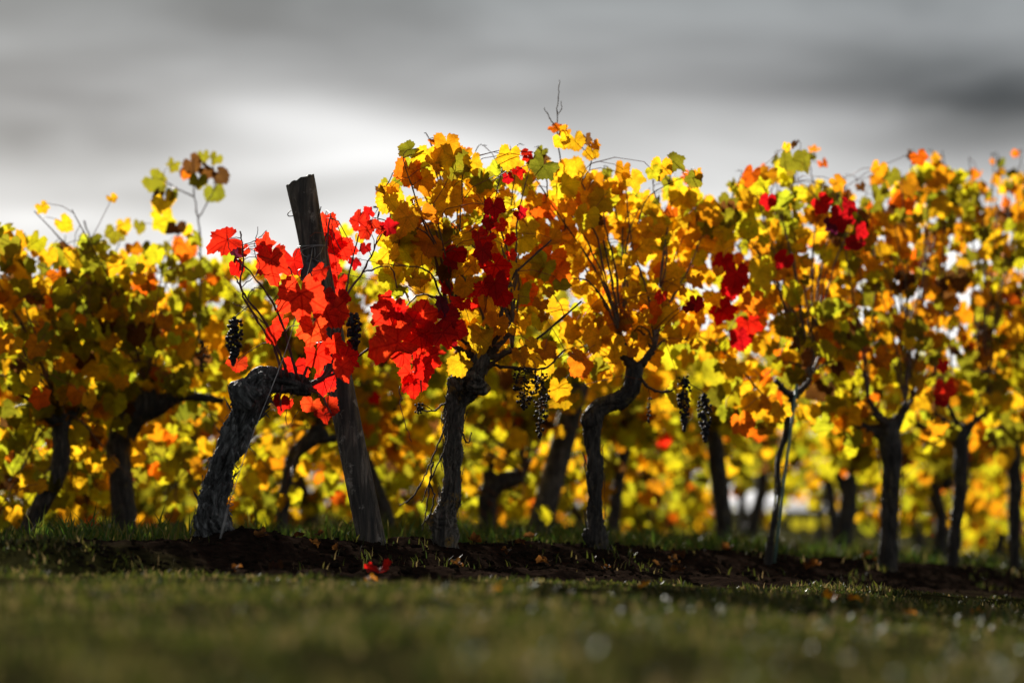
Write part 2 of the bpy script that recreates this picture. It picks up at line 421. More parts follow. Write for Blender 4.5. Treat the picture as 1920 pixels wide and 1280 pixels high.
COL.objects.link(g); g['kind'] = 'structure'

def grass_patch(name, x, y, h, label, w=0.0035, mat='grass'):
    n = len(x)
    z = ground_z(x, y) - 0.004
    a = NR.uniform(0, 2 * math.pi, n); lean = NR.uniform(0.1, 0.75, n) * h; la = NR.uniform(0, 2 * math.pi, n)
    ww = w * NR.uniform(0.6, 1.4, n)
    dx, dy = np.cos(a) * ww, np.sin(a) * ww
    lx, ly = np.cos(la) * lean, np.sin(la) * lean
    V = np.zeros((n, 5, 3))
    V[:, 0] = np.stack([x - dx, y - dy, z], 1); V[:, 1] = np.stack([x + dx, y + dy, z], 1)
    V[:, 2] = np.stack([x - dx*0.8 + lx*0.35, y - dy*0.8 + ly*0.35, z + h*0.6], 1)
    V[:, 3] = np.stack([x + dx*0.8 + lx*0.35, y + dy*0.8 + ly*0.35, z + h*0.6], 1)
    V[:, 4] = np.stack([x + lx, y + ly, z + h * 0.97], 1)
    b = np.arange(n)[:, None] * 5
    f = [tuple(q) for q in (b + np.array([[0, 1, 3, 2]])).tolist()] + [tuple(q) for q in (b + np.array([[2, 3, 4]])).tolist()]
    me = bpy.data.meshes.new(name); me.from_pydata(V.reshape(-1, 3).tolist(), [], f)
    me.materials.append(MAT[mat]); me.update()
    o = bpy.data.objects.new(name, me); COL.objects.link(o)
    return tag(o, label, 'grass', kind='stuff')
def scatter(n, ylo, yhi, spread=0.2, keep=lambda x, y: np.ones_like(x, bool)):
    y = np.sqrt(NR.uniform(ylo**2, yhi**2, n)); x = NR.uniform(-1, 1, n) * y * spread
    k = keep(x, y)
    return x[k], y[k]
def clumpy(x, y, thr=-0.05):
    return (vnoise(x * 5 + 7, y * 5) + 0.9 * vnoise(x * 17, y * 17)) > thr - NR.rand(len(x)) * 0.22
x, y = scatter(60000, 2.9, 11.2, keep=lambda x, y: (row_u(x, y) < 0.2) & (soil_mask(x, y) < 0.35) & clumpy(x, y, 0.1))
h = NR.uniform(0.012, 0.034, len(x)) * (0.75 + 1.5 * np.clip(vnoise(x * 4, y * 4) + 0.7 * vnoise(x * 11, y * 11), 0, 1)) * np.where(row_u(x, y) > -1.7, np.where(x < -1.3, 1.1, 0.7), 1.0)
grass_patch('meadow_grass', x, y, h, 'short green grass strip in front of the front vine row')
x, y = scatter(60000, 8.8, 14.5, keep=lambda x, y: (row_u(x, y) > 0.2) & (row_u(x, y) < 1.85) & clumpy(x, y, -0.08))
h = NR.uniform(0.02, 0.075, len(x)) * (0.6 + 2.2 * np.clip(vnoise(x * 5, y * 5) + vnoise(x * 14, y * 14), 0, 1))
grass_patch('alley_grass', x, y, h, 'sunlit grass alley behind the front vine row', 0.004, 'grass2')
x, y = scatter(30000, 11, 26, keep=lambda x, y: (row_u(x, y) > 2.2) & (soil_mask(x, y) < 0.5))
grass_patch('far_grass', x, y, NR.uniform(0.03, 0.09, len(x)), 'grass between the far vine rows', 0.006)
x, y = scatter(9000, 8.0, 12.5, keep=lambda x, y: (np.abs(row_u(x, y) + 0.1) < 0.45) & (vnoise(x * 6, y * 6 + 40) > 0.12))
grass_patch('weeds', x, y, NR.uniform(0.012, 0.045, len(x)), 'thin weeds growing in the dark soil strip', 0.0025)

# clods and crumbs on the tilled strip
mb = MB()
ico_v = [Vector(p).normalized() for p in [(0,0,1),(0.894,0,0.447),(0.276,0.851,0.447),(-0.724,0.526,0.447),(-0.724,-0.526,0.447),(0.276,-0.851,0.447),(0.724,0.526,-0.447),(-0.276,0.851,-0.447),(-0.894,0,-0.447),(-0.276,-0.851,-0.447),(0.724,-0.526,-0.447),(0,0,-1)]]
ico_f = [(0,1,2),(0,2,3),(0,3,4),(0,4,5),(0,5,1),(1,6,2),(2,7,3),(3,8,4),(4,9,5),(5,10,1),(6,7,2),(7,8,3),(8,9,4),(9,10,5),(10,6,1),(11,7,6),(11,8,7),(11,9,8),(11,10,9),(11,6,10)]
for i in range(2600):
    s = R.uniform(-0.9, 5.2); x, y = row_point(s, 1, R.gauss(-0.3, 0.3))
    r = R.uniform(0.003, 0.011) * (2.0 if R.random() < 0.06 else 1)
    c = Vector((x, y, gz(x, y) + r * 0.2)); q = Matrix.Rotation(R.uniform(0, 6.3), 3, 'Z')
    mb.add([c + q @ Vector((p.x * r * R.uniform(0.7, 1.4), p.y * r * R.uniform(0.7, 1.3), p.z * r * R.uniform(0.5, 0.9))) for p in ico_v], ico_f)
o = mb.build('soil_clods', MAT['soil'], smooth=False)
tag(o, 'dark crumbs and clods of earth under the front vines', 'soil', kind='stuff')

# ------------------------------------------------------------------ leaf meshes
def leaf_outline(rng, n, teeth):
    lob = [1.0, 0.76 + rng.uniform(-0.12, 0.1), 0.92 + rng.uniform(-0.08, 0.05), 0.72 + rng.uniform(-0.1, 0.1), 0.80 + rng.uniform(-0.07, 0.06), 0.68, 0.16]
    ang = [0, 33, 60, 92, 122, 152, 180]
    pts = []
    for i in range(n):
        a = -180 + 360 * (i + 0.5) / n
        aa = abs(a)
        k = max(j for j in range(6) if ang[j] <= aa)
        t = (aa - ang[k]) / (ang[k+1] - ang[k]); t = t * t * (3 - 2 * t)
        r = lob[k] * (1 - t) + lob[k+1] * t
        r *= 1 + teeth * (1 if i % 2 else -1) * rng.uniform(0.5, 1.3) + rng.uniform(-0.02, 0.02)
        w = rad(a)
        pts.append((math.sin(w) * r * 0.92, math.cos(w) * r))
    return pts
def leaf_geo(seed, n=44, ring=11, curl=0.3, teeth=0.055):
    rng = random.Random(seed)
    out = leaf_outline(rng, n, teeth)
    cup, fold, droop = rng.uniform(-0.25, 0.35) * curl * 2, rng.uniform(0.0, 0.5) * curl, rng.uniform(-0.1, 0.6) * curl
    ph = [rng.uniform(0, 6.28) for _ in range(4)]
    def zz(x, y):
        r = math.hypot(x, y); a = math.atan2(x, y)
        return (cup * r * r + fold * abs(x) - droop * max(0, y) ** 2 + curl * 0.26 * r * r * math.sin(3 * a + ph[0])
                + curl * 0.18 * r * math.sin(5 * a + ph[1]) + curl * 0.12 * math.sin(6 * x + ph[2]) * r)
    v2 = [(0, 0)]
    f = []
    if ring:
        st = n // ring
        mid = [(out[i*st][0] * 0.52, out[i*st][1] * 0.52) for i in range(ring)]
        v2 += mid + out
        for i in range(ring):
            j = (i + 1) % ring
            if i != ring - 1 or True: f.append((0, 1 + j, 1 + i))
            o0 = 1 + ring
            for k in range(st):
                a = o0 + (i * st + k) % n; b = o0 + (i * st + k + 1) % n
                f.append((1 + (i if k < st / 2 else j), b, a) )
                if k == st // 2 - (0 if st % 2 else 1) + (0 if st % 2 else 1) and True:
                    pass
            m_ = o0 + (i * st + (st + 1) // 2) % n
            f.append((1 + i, 1 + j, m_))
        # leave the narrow cut at the stalk open
        f = [t for t in f if not ({o0, o0 + n - 1} <= set(t))]
    else:
        v2 += out
        for i in range(n - 1): f.append((0, 2 + i, 1 + i))
    v = [(x, y, zz(x, y)) for x, y in v2]
    return v, f, v2
GEO = {'hi': [leaf_geo(s, 44, 11, R.uniform(0.25, 0.55)) for s in range(10)],
       'curled': [leaf_geo(s + 50, 44, 11, R.uniform(0.8, 1.3)) for s in range(5)],
       'mid': [leaf_geo(s + 100, 24, 6, R.uniform(0.3, 0.7), 0.05) for s in range(8)],
       'low': [leaf_geo(s + 200, 13, 0, R.uniform(0.3, 0.7), 0.06) for s in range(8)]}
CACHE = {}
def leaf_mesh(level, i, mat):
    key = (level, i, mat)
    if key not in CACHE:
        v, f, uv = GEO[level][i]
        me = bpy.data.meshes.new('leaf'); me.from_pydata(v, [], f)
        lay = me.uv_layers.new(name='UVMap')
        for lp in me.loops: lay.data[lp.index].uv = uv[lp.vertex_index]
        me.polygons.foreach_set('use_smooth', [True] * len(f))
        me.materials.append(MAT[mat]); me.update()
        CACHE[key] = me
    return CACHE[key]
def frame(tip, nor):
    z = Vector(nor).normalized(); y = Vector(tip); y = y - z * y.dot(z)
    y = y.normalized() if y.length > 1e-4 else z.orthogonal().normalized()
    x = y.cross(z)
    return Matrix((x, y, z)).transposed()
def rand_frame(rng, face=0.55, tipdir=None):
    nor = Vector((rng.gauss(0, face), -1 if rng.random() < 0.5 else 1, rng.gauss(0.15, face)))
    if tipdir is None: tipdir = Vector((rng.gauss(0, 0.6), rng.gauss(0, 0.35), -1))
    return frame(tipdir, nor)

# ------------------------------------------------------------------ vine builder
def segs_near(v, A, B):
    AB = B - A; L = (AB * AB).sum(1)
    best = np.full(len(v), 1e9); bi = np.zeros(len(v), int); bt = np.zeros(len(v))
    for i in range(len(A)):
        t = np.clip(((v - A[i]) @ AB[i]) / L[i], 0, 1)
        d = ((v - (A[i] + t[:, None] * AB[i])) ** 2).sum(1)
        k = d < best
        best[k] = d[k]; bi[k] = i; bt[k] = t[k]
    return bi, bt
def gnarled(name, limbs, mat, parent, base, voxel=0.006, amp=0.007, seed=0):
    """limbs: lists of (point, radius); fused, then furrowed along the grain."""
    tmp = MB(); AX, RR = [], []
    for limb in limbs:
        pr = catmull([(*p, r) for p, r in limb], 7)
        pts = [Vector(q[:3]) for q in pr]; rr = [max(0.004, q[3]) for q in pr]
        tmp.add(*tube(pts, rr, 16)); AX.append(np.array([list(p) for p in pts]))
    to = tmp.build('trunk_source', mat)
    md = to.modifiers.new('r', 'REMESH'); md.mode = 'VOXEL'; md.voxel_size = voxel; md.use_smooth_shade = True
    dg = bpy.context.evaluated_depsgraph_get()
    me = bpy.data.meshes.new_from_object(to.evaluated_get(dg))
    bpy.data.objects.remove(to)
    n = len(me.vertices); co = np.zeros(n * 3); me.vertices.foreach_get('co', co); co = co.reshape(-1, 3)
    no = np.zeros(n * 3); me.vertex_normals.foreach_get('vector', no); no = no.reshape(-1, 3)
    A = np.concatenate([a[:-1] for a in AX]); B = np.concatenate([a[1:] for a in AX])
    S = np.concatenate([np.cumsum(np.linalg.norm(a[1:] - a[:-1], axis=1)) + 10 * i for i, a in enumerate(AX)])
    bi, bt = segs_near(co, A, B)
    rng = random.Random(seed); tw = rng.uniform(2.5, 5.5) * rng.choice((-1, 1))
    T = (B - A); T /= np.linalg.norm(T, axis=1)[:, None]
    ref = np.tile(np.array([0.0, 1.0, 0.05]), (len(A), 1)); ref -= T * (ref * T).sum(1)[:, None]; ref /= np.linalg.norm(ref, axis=1)[:, None]
    bn = np.cross(T, ref)
    c0 = A[bi] + (B - A)[bi] * bt[:, None]; w = co - c0
    th = np.arctan2((w * bn[bi]).sum(1), (w * ref[bi]).sum(1))
    s = S[bi] + bt * np.linalg.norm((B - A)[bi], axis=1)
    disp = np.zeros(n)
    for i in range(n):
        a = th[i] + tw * s[i] + 0.7 * noise.noise(Vector((co[i][0] * 9, co[i][1] * 9, co[i][2] * 9 + seed)))
        p = Vector((math.cos(a) * 2.6, math.sin(a) * 2.6, s[i] * 7 + seed * 3.1))
        r1 = 1 - abs(noise.noise(p)) * 2.2
        p2 = Vector((math.cos(a) * 6.5, math.sin(a) * 6.5, s[i] * 16 + seed * 1.7))
        r2 = 1 - abs(noise.noise(p2)) * 2.2
        lump = noise.noise(Vector((co[i][0] * 14, co[i][1] * 14, co[i][2] * 14 + seed)))
        disp[i] = amp * (0.9 * (r1 - 0.4) + 0.55 * (r2 - 0.4) + 1.1 * lump)
    disp -= disp.mean() + amp * 0.3      # furrows cut into the wood, the girth stays
    co = co + no * disp[:, None] - np.array(base)
    me.vertices.foreach_set('co', co.ravel()); me.update()
    me.name = name
    me.materials.clear(); me.materials.append(mat)
    o = bpy.data.objects.new(name, me); COL.objects.link(o)
    if parent: o.parent = parent
    return o

def loose_bark(V, pl, mat, n, seed):
    rb = random.Random(seed); mb = MB()
    pr = catmull([(*p, r) for p, r in pl], 6)
    for i in range(n):
        k = rb.randrange(2, len(pr) - 8); ln = rb.randint(3, 6)
        a = math.pi * rb.uniform(-0.05, 1.05); wd = rb.uniform(0.0012, 0.0035)
        top, bot = [], []
        for j in range(ln):
            q = pr[k + j]; c = Vector(q[:3]); r = q[3] * 1.1
            o = Vector((math.cos(a + j * 0.07), -math.sin(a + j * 0.07), 0)); t = Vector((math.sin(a), math.cos(a), 0))
            lift = 0.003 + (0.010 * (j / (ln - 1)) ** 2 if rb.random() < 0.6 else 0.002)
            p = c + o * (r + lift); w_ = wd * (1 - 0.7 * abs(j / (ln - 1) - 0.4))
            top += [p - t * w_, p + t * w_]; bot += [p - t * w_ - o * 0.0015, p + t * w_ - o * 0.0015]
        m = 2 * ln; f = []
        for j in range(ln - 1):
            b0 = 2 * j
            f += [(b0, b0 + 1, b0 + 3, b0 + 2), (m + b0 + 1, m + b0, m + b0 + 2, m + b0 + 3), (b0, b0 + 2, m + b0 + 2, m + b0), (b0 + 1, m + b0 + 1, m + b0 + 3, b0 + 3)]
        mb.add(top + bot, f)
    o = mb.build('loose_bark', MAT[mat], V.root, V.base, smooth=False); o['kind'] = 'stuff'
class Vine:
    def __init__(s, label, group, base, level='hi', seed=0, cap=300):
        s.base = Vector(base); s.root = empty('grape_vine', base)
        tag(s.root, label, 'grape vine', group)
        s.canes = []; s.rng = random.Random(seed); s.level = level; s.stuff = {}; s.n = 0; s.cap = cap; s.stalks = MB()
        s.seed = seed
    def trunk(s, limbs, mat='bark', voxel=0.006, amp=0.007):
        if s.level == 'hi': loose_bark(s, limbs[0], mat, 46, s.seed + 77)
        gnarled('trunk', limbs, MAT[mat], s.root, s.base, voxel, amp, s.seed)
    def cane(s, pts, r0=0.0045, r1=0.0018, mat='cane', seg=6, leafy=True, name='cane'):
        c = catmull(pts, 7)
        for i in range(1, len(c) - 1):
            c[i] = c[i] + np.array([s.rng.gauss(0, 0.0014) for _ in range(3)])
        k = len(c)
        rr = [(r0 + (r1 - r0) * i / (k - 1)) * (1.35 if i % 4 == 2 else 1) for i in range(k)]
        mb = MB(); mb.add(*tube(c, rr, seg)); mb.build(name, MAT[mat], s.root, s.base)
        if leafy: s.canes.append([Vector(p) for p in c])
        return c
    def nearest(s, p):
        best = None
        for c in s.canes:
            for q in c:
                d = (q - p).length_squared
                if best is None or d < best[0]: best = (d, q)
        return best[1] if best else None
    def leaf(s, p, size, kind, M=None, src=None, level=None):
        """p: where the stalk meets the blade; size: blade width in metres."""
        level = level or s.level
        gi = s.rng.randrange(len(GEO[level])); sc = size / 1.75
        if M is None: M = rand_frame(s.rng)
        if s.n < s.cap and level != 'low':
            o = bpy.data.objects.new('leaf', leaf_mesh(level, gi, kind)); COL.objects.link(o)
            o.parent = s.root
            o.matrix_local = Matrix.Translation(Vector(p) - s.base) @ (M.to_4x4() @ Matrix.Scale(sc, 4))
            s.n += 1
        else:
            s.stuff.setdefault(kind, []).append((Vector(p), M, sc, 'mid' if level == 'hi' else level if level != 'curled' else 'mid'))
        if src is None: src = s.nearest(Vector(p))
        if src is not None:
            p = Vector(p); q = Vector(src); L = (p - q).length
            if L > 0.004:
                m = (p + q) / 2 + Vector((s.rng.gauss(0, 0.1), s.rng.gauss(0, 0.1), 0.18)) * L
                s.stalks.add(*tube([q, q.lerp(m, 0.55), m.lerp(p, 0.5), p], [0.0019, 0.0015, 0.0013, 0.0012], 4, cap=False))
    def auto_leaves(s, n, palette, size=(0.065, 0.125), top=None, spread=0.075, tmin=0.15, face=0.55, zmin=None):
        kinds, wts = zip(*palette)
        wl_ = [sum((c[i+1] - c[i]).length for i in range(len(c) - 1)) for c in s.canes]
        k = 0; tries = 0
        while k < n and tries < n * 12:
            tries += 1
            c = s.rng.choices(s.canes, wl_)[0]
            t = s.rng.uniform(tmin, 1.0) * (len(c) - 1); i = min(int(t), len(c) - 2)
            q = c[i].lerp(c[i+1], t - i)
            p = q + Vector((s.rng.gauss(0, spread), s.rng.gauss(0, spread), s.rng.gauss(-0.01, spread)))
            if top and not top(p): continue
            if zmin is not None and p.z < zmin: continue
            kind = s.rng.choices(kinds, wts)[0]
            sz = s.rng.uniform(*size) * (0.75 if t / (len(c) - 1) > 0.85 else 1)
            lv = s.level
            if lv == 'hi' and s.rng.random() < 0.28: lv = 'curled'
            s.leaf(p, sz, kind, rand_frame(s.rng, face), q, lv)
            k += 1
    def fill_leaves(s, n, palette, sample, size, face=0.55, maxd=0.16, low=False):
        """leaves spread evenly through the canopy; each is stalked to the nearest cane."""
        kinds, wts = zip(*palette)
        pts = np.array([list(q) for c in s.canes for q in c])
        k = tries = 0
        while k < n and tries < n * 8:
            tries += 1
            p = sample(s.rng)
            if p is None: continue
            d = ((pts - np.array(p)) ** 2).sum(1); j = int(d.argmin())
            if d[j] > maxd ** 2: continue
            lv = s.level
            if lv == 'hi' and s.rng.random() < 0.28: lv = 'curled'
            s.leaf(p, size[0] + (size[1] - size[0]) * s.rng.random() ** 1.15, s.rng.choices(kinds, wts)[0], rand_frame(s.rng, face), Vector(pts[j]), lv)
            k += 1
    def finish(s, stalk='stalk'):
        if s.stalks.v:
            o = s.stalks.build('leaf_stalks', MAT[stalk], s.root, s.base); o['kind'] = 'stuff'
        if s.stuff:
            v, f, uv, mi, names = [], [], [], [], list(s.stuff)
            for ki, kind in enumerate(names):
                for p, M, sc, lv in s.stuff[kind]:
                    gv, gf, guv = s.rng.choice(GEO[lv]); b = len(v)
                    v += [M @ (Vector(q) * sc) + p - s.base for q in gv]
                    f += [tuple(i + b for i in t) for t in gf]; mi += [ki] * len(gf); uv += guv
            me = bpy.data.meshes.new('foliage'); me.from_pydata(v, [], f)
            for kind in names: me.materials.append(MAT[kind + '_s'])
            me.polygons.foreach_set('material_index', mi)
            me.polygons.foreach_set('use_smooth', [True] * len(f))
            lay = me.uv_layers.new(name='UVMap')
            li = np.zeros(len(me.loops), int); me.loops.foreach_get('vertex_index', li)
            lay.data.foreach_set('uv', np.array(uv, np.float32)[li].ravel())
            me.update()
            o = bpy.data.objects.new('foliage', me); COL.objects.link(o); o.parent = s.root; o['kind'] = 'stuff'

BERRY = {}
def berry_mesh(mat, i):
    if (mat, i) not in BERRY:
        rng = random.Random(i)
        me = bpy.data.meshes.new('berry')
        me.from_pydata([p * (1 + rng.uniform(-0.22, 0.12)) for p in ico_v], [], ico_f)
        me.polygons.foreach_set('use_smooth', [True] * 20); me.materials.append(MAT[mat]); me.update()
        BERRY[(mat, i)] = me
    return BERRY[(mat, i)]
def cluster(vine, top, length, width, n, r=0.0062, mat='berry', sparse=False, seed=0, hang=None):
    rng = random.Random(seed)
    top = Vector(top); mb = MB()
    end = top + Vector((rng.uniform(-0.01, 0.01), rng.uniform(-0.01, 0.01), -length))
    src = Vector(hang) if hang is not None else vine.nearest(top)
    pts = catmull([src, src.lerp(top, 0.6) + Vector((0, 0, 0.006)), top, top.lerp(end, 0.5), end], 4)
    mb.add(*tube(pts, 0.0016, 5))
    spots = []
    for i in range(n):
        t = (i + rng.random()) / n
        env = width / 2 * (math.sin(math.pi * min(1, 0.12 + t * 0.9)) ** 0.6) * (1 - 0.35 * t)
        a = rng.uniform(0, 6.283); q = env * (rng.random() ** 0.45)
        axis = top.lerp(end, t); p = axis + Vector((math.cos(a) * q, math.sin(a) * q, rng.uniform(-0.006, 0.006)))
        spots.append(p)
        mb.add(*tube([axis + Vector((0, 0, 0.005)), p], 0.0008 if not sparse else 0.0011, 4, cap=False))
    cl = mb.build('grape_cluster', MAT['dry'], vine.root, vine.base)
    for i, p in enumerate(spots):
        if sparse and rng.random() < 0.25: continue
        o = bpy.data.objects.new('berry', berry_mesh(mat, i % 6)); COL.objects.link(o); o.parent = cl
        o.location = p - vine.base; s_ = r * rng.uniform(0.65, 1.15)
        o.scale = (s_, s_, s_ * rng.uniform(0.8, 1.15)); o.rotation_euler = (rng.uniform(0, 3), rng.uniform(0, 3), 0)
    return cl
def limb(px, d0, d1=None):
    d1 = d0 if d1 is None else d1
    n = len(px)
    return [(P(x, y, d0 + (d1 - d0) * i / max(1, n - 1)), w / 2 / FPX * d0) for i, (x, y, w) in enumerate(px)]

# ------------------------------------------------------------------ front row, first vine: the red one
d1 = 9.0
b = P(400, 1022, d1)
V1 = Vine('old gnarled vine with bright red leaves beside the tall leaning post', 'vines of the front row', (b.x, b.y, gz(b.x, b.y)), seed=1)
V1.trunk([limb([(398, 1055, 104), (399, 1018, 80), (399, 965, 64), (406, 915, 54), (421, 866, 43), (438, 828, 50), (454, 795, 58), (465, 765, 68), (472, 738, 82), (488, 718, 60),
                (510, 712, 44), (535, 717, 40), (560, 722, 32), (582, 727, 22)], d1, d1 + 0.16),
          limb([(478, 752, 46), (462, 735, 44), (452, 722, 30)], d1 - 0.02, d1 - 0.03),
          limb([(470, 725, 34), (486, 706, 28), (497, 703, 18)], d1, d1),
          limb([(392, 985, 40), (380, 975, 40), (378, 955, 24)], d1 - 0.01),
          limb([(410, 1000, 50), (432, 1015, 44), (445, 1035, 36)], d1 - 0.02)], 'bark1', 0.0042, 0.017)
# loose bark flakes
mb = MB()
rb = random.Random(3)
for i in range(70):
    t = rb.random(); ax = [(399, 980), (404, 915), (420, 868), (440, 825), (458, 785), (470, 750), (480, 725)]
    k = t * (len(ax) - 1); j = min(int(k), len(ax) - 2); fx = ax[j][0] + (ax[j+1][0] - ax[j][0]) * (k - j); fy = ax[j][1] + (ax[j+1][1] - ax[j][1]) * (k - j)
    side = rb.choice((-1, 1, 0.5, -0.5)); w = 27 + 9 * t
    a = P(fx + side * w * rb.uniform(0.8, 1.05), fy, d1 - 0.045 * (1 - abs(side)) * 1.2)
    L = rb.uniform(0.012, 0.04); di = Vector((side * 0.5 + rb.gauss(0, 0.3) + 0.25, -0.4, rb.choice((1, -1)))).normalized()
    wd = di.cross(Vector((0, 1, 0.2))).normalized() * rb.uniform(0.001, 0.004)
    e = a + di * L + Vector((side * 0.008, -0.006, 0)); m = a.lerp(e, 0.5) + Vector((0, -0.002, 0))
    th = Vector((0, 0.0012, 0))
    mb.add([a - wd, a + wd, m - wd, m + wd, e, a - wd + th, a + wd + th, m - wd + th, m + wd + th], [(0, 1, 3, 2), (2, 3, 4), (6, 5, 7, 8), (8, 7, 4), (0, 2, 7, 5), (1, 6, 8, 3), (2, 4, 7), (3, 8, 4)])
o = mb.build('loose_bark', MAT['bark1'], V1.root, V1.base, smooth=False); o['kind'] = 'stuff'
C1 = [([(560, 712), (551, 685), (526, 599), (494, 540), (446, 486)], 9.1, 8.95, 0.0058),
      ([(540, 706), (532, 680), (500, 608), (461, 557), (440, 518)], 9.1, 9.0, 0.0052),
      ([(528, 708), (514, 650), (479, 596), (452, 540), (456, 486), (450, 433)], 9.08, 9.05, 0.0046),
      ([(578, 722), (622, 690), (650, 560), (681, 510), (716, 437)], 9.15, 9.3, 0.0056),
      ([(648, 575), (652, 530), (672, 440)], 9.22, 9.3, 0.0036),
      ([(575, 722), (612, 690), (626, 560), (612, 470), (620, 400)], 9.15, 9.35, 0.0048),
      ([(580, 725), (640, 690), (690, 655), (760, 610), (850, 588)], 9.15, 9.3, 0.005),
      ([(690, 655), (745, 675), (785, 690), (790, 735)], 9.2, 9.25, 0.0032),
      ([(565, 725), (585, 640), (570, 570), (545, 505)], 9.12, 9.2, 0.0042),
      ([(580, 728), (605, 745), (622, 775)], 9.12, 9.05, 0.0036),
      ([(530, 722), (525, 745), (528, 770)], 9.05, 9.03, 0.0028),
      ([(681, 510), (730, 500), (745, 540)], 9.27, 9.3, 0.0026)]
for pts, da, db, r0 in C1:
    n = len(pts)
    V1.cane([P(x, y, da + (db - da) * i / (n - 1)) for i, (x, y) in enumerate(pts)], r0, 0.0022, 'cane_red')
# thin leaf stalks and tendrils left bare
for pts, d in (([(494, 540), (470, 545), (462, 575), (437, 568)], 9.0), ([(452, 540), (486, 505), (478, 470), (483, 425)], 9.02),
               ([(455, 486), (432, 470), (425, 440)], 9.0), ([(500, 608), (470, 585), (440, 570)], 9.05), ([(453, 460), (480, 450), (500, 432)], 9.0),
               ([(640, 470), (625, 440), (622, 405)], 9.3), ([(545, 735), (537, 770), (540, 800), (560, 770)], 9.08), ([(505, 640), (540, 620), (552, 600)], 9.1),
               ([(700, 640), (760, 628), (800, 620)], 9.2), ([(750, 725), (752, 770), (772, 828)], 9.25)):
    V1.cane([P(x, y, d) for x, y in pts], 0.0016, 0.0011, 'cane_red', 5, False, 'tendril')
LV1 = [(409, 457, 80, 'red', 250), (437, 478, 52, 'purple', 190), (458, 473, 30, 'red', 180), (448, 508, 44, 'red', 140), (497, 450, 50, 'red', 20), (494, 470, 42, 'wine', 200), (508, 507, 92, 'red', 185), (530, 500, 70, 'red', 150), (552, 503, 76, 'red', 170),
       (618, 412, 56, 'red', 20), (612, 430, 46, 'red', 330), (668, 406, 50, 'red', 330), (693, 414, 54, 'red', 20), (714, 420, 44, 'red', 30), (737, 424, 42, 'wine', 70), (690, 440, 46, 'red', 170), (684, 470, 32, 'wine', 190), (664, 497, 36, 'wine', 180),
       (630, 458, 78, 'red', 100), (655, 468, 60, 'red', 110), (618, 486, 60, 'red', 160), (599, 515, 46, 'red', 200), (622, 512, 56, 'red', 170), (636, 540, 56, 'red', 160), (614, 535, 48, 'red', 190), (605, 460, 50, 'red', 300),
       (566, 575, 112, 'red', 165), (604, 562, 54, 'red', 190), (584, 632, 74, 'flame', 180), (632, 596, 70, 'red', 170), (640, 570, 52, 'red', 150), (606, 600, 62, 'red', 200), (505, 630, 48, 'red', 230), (522, 612, 46, 'red', 200), (443, 690, 52, 'flame', 200),
       (553, 704, 66, 'red', 190), (597, 680, 70, 'red', 170), (645, 700, 60, 'flame', 160), (657, 680, 64, 'red', 140), (607, 727, 62, 'red', 180), (524, 763, 48, 'red', 185), (580, 768, 58, 'flame', 215), (626, 766, 52, 'flame', 120), (608, 788, 50, 'red', 180), (546, 757, 18, 'red', 170), (630, 655, 56, 'red', 170), (665, 650, 30, 'wine', 150),
       (727, 558, 44, 'red', 10), (714, 596, 78, 'red', 220), (750, 574, 54, 'red', 40), (785, 574, 68, 'red', 20), (725, 655, 112, 'flame', 235), (756, 618, 66, 'flame', 190), (799, 602, 76, 'red', 150), (834, 566, 52, 'purple', 40), (846, 594, 62, 'wine', 90), (864, 618, 56, 'red', 100), (836, 636, 62, 'red', 160),
       (790, 646, 84, 'red', 180), (752, 674, 48, 'red', 190), (800, 686, 72, 'red', 170), (762, 708, 50, 'red', 210), (777, 729, 68, 'red', 180), (797, 700, 60, 'red', 160), (820, 672, 54, 'red', 130), (770, 590, 54, 'red', 330), (812, 630, 60, 'wine', 120), (848, 640, 44, 'wine', 140), (688, 395, 34, 'red', 340), (742, 598, 44, 'wine', 200)]
for x, y, w, kind, ang in LV1:
    a = rad(ang + R.uniform(-12, 12))
    size = w / FPX * 9.1
    d = 9.14 + R.uniform(-0.12, 0.16) - (0.12 if x in (599, 645, 566, 584) else 0)
    if 540 < x < 665 and y < 545 and x != 599: d = 9.52 + R.uniform(0, 0.12)
    tip = Vector((math.sin(a), R.gauss(0, 0.15), math.cos(a)))
    ct = P(x, y, d) - tip * size * 0.22
    nor = Vector((R.gauss(0, 0.42), -1, R.gauss(0.15, 0.42)))
    if kind == 'purple': nor = Vector((1.0, -0.55, 0.3))
    V1.leaf(ct, size * 0.93, kind, frame(tip, nor), None, 'curled' if R.random() < 0.3 or kind == 'purple' else 'hi')
V1.finish()
cluster(V1, P(441, 598, 8.98), 0.145, 0.058, 150, 0.0072, seed=1)
cluster(V1, P(661, 590, 9.1), 0.115, 0.058, 130, 0.0075, seed=2)

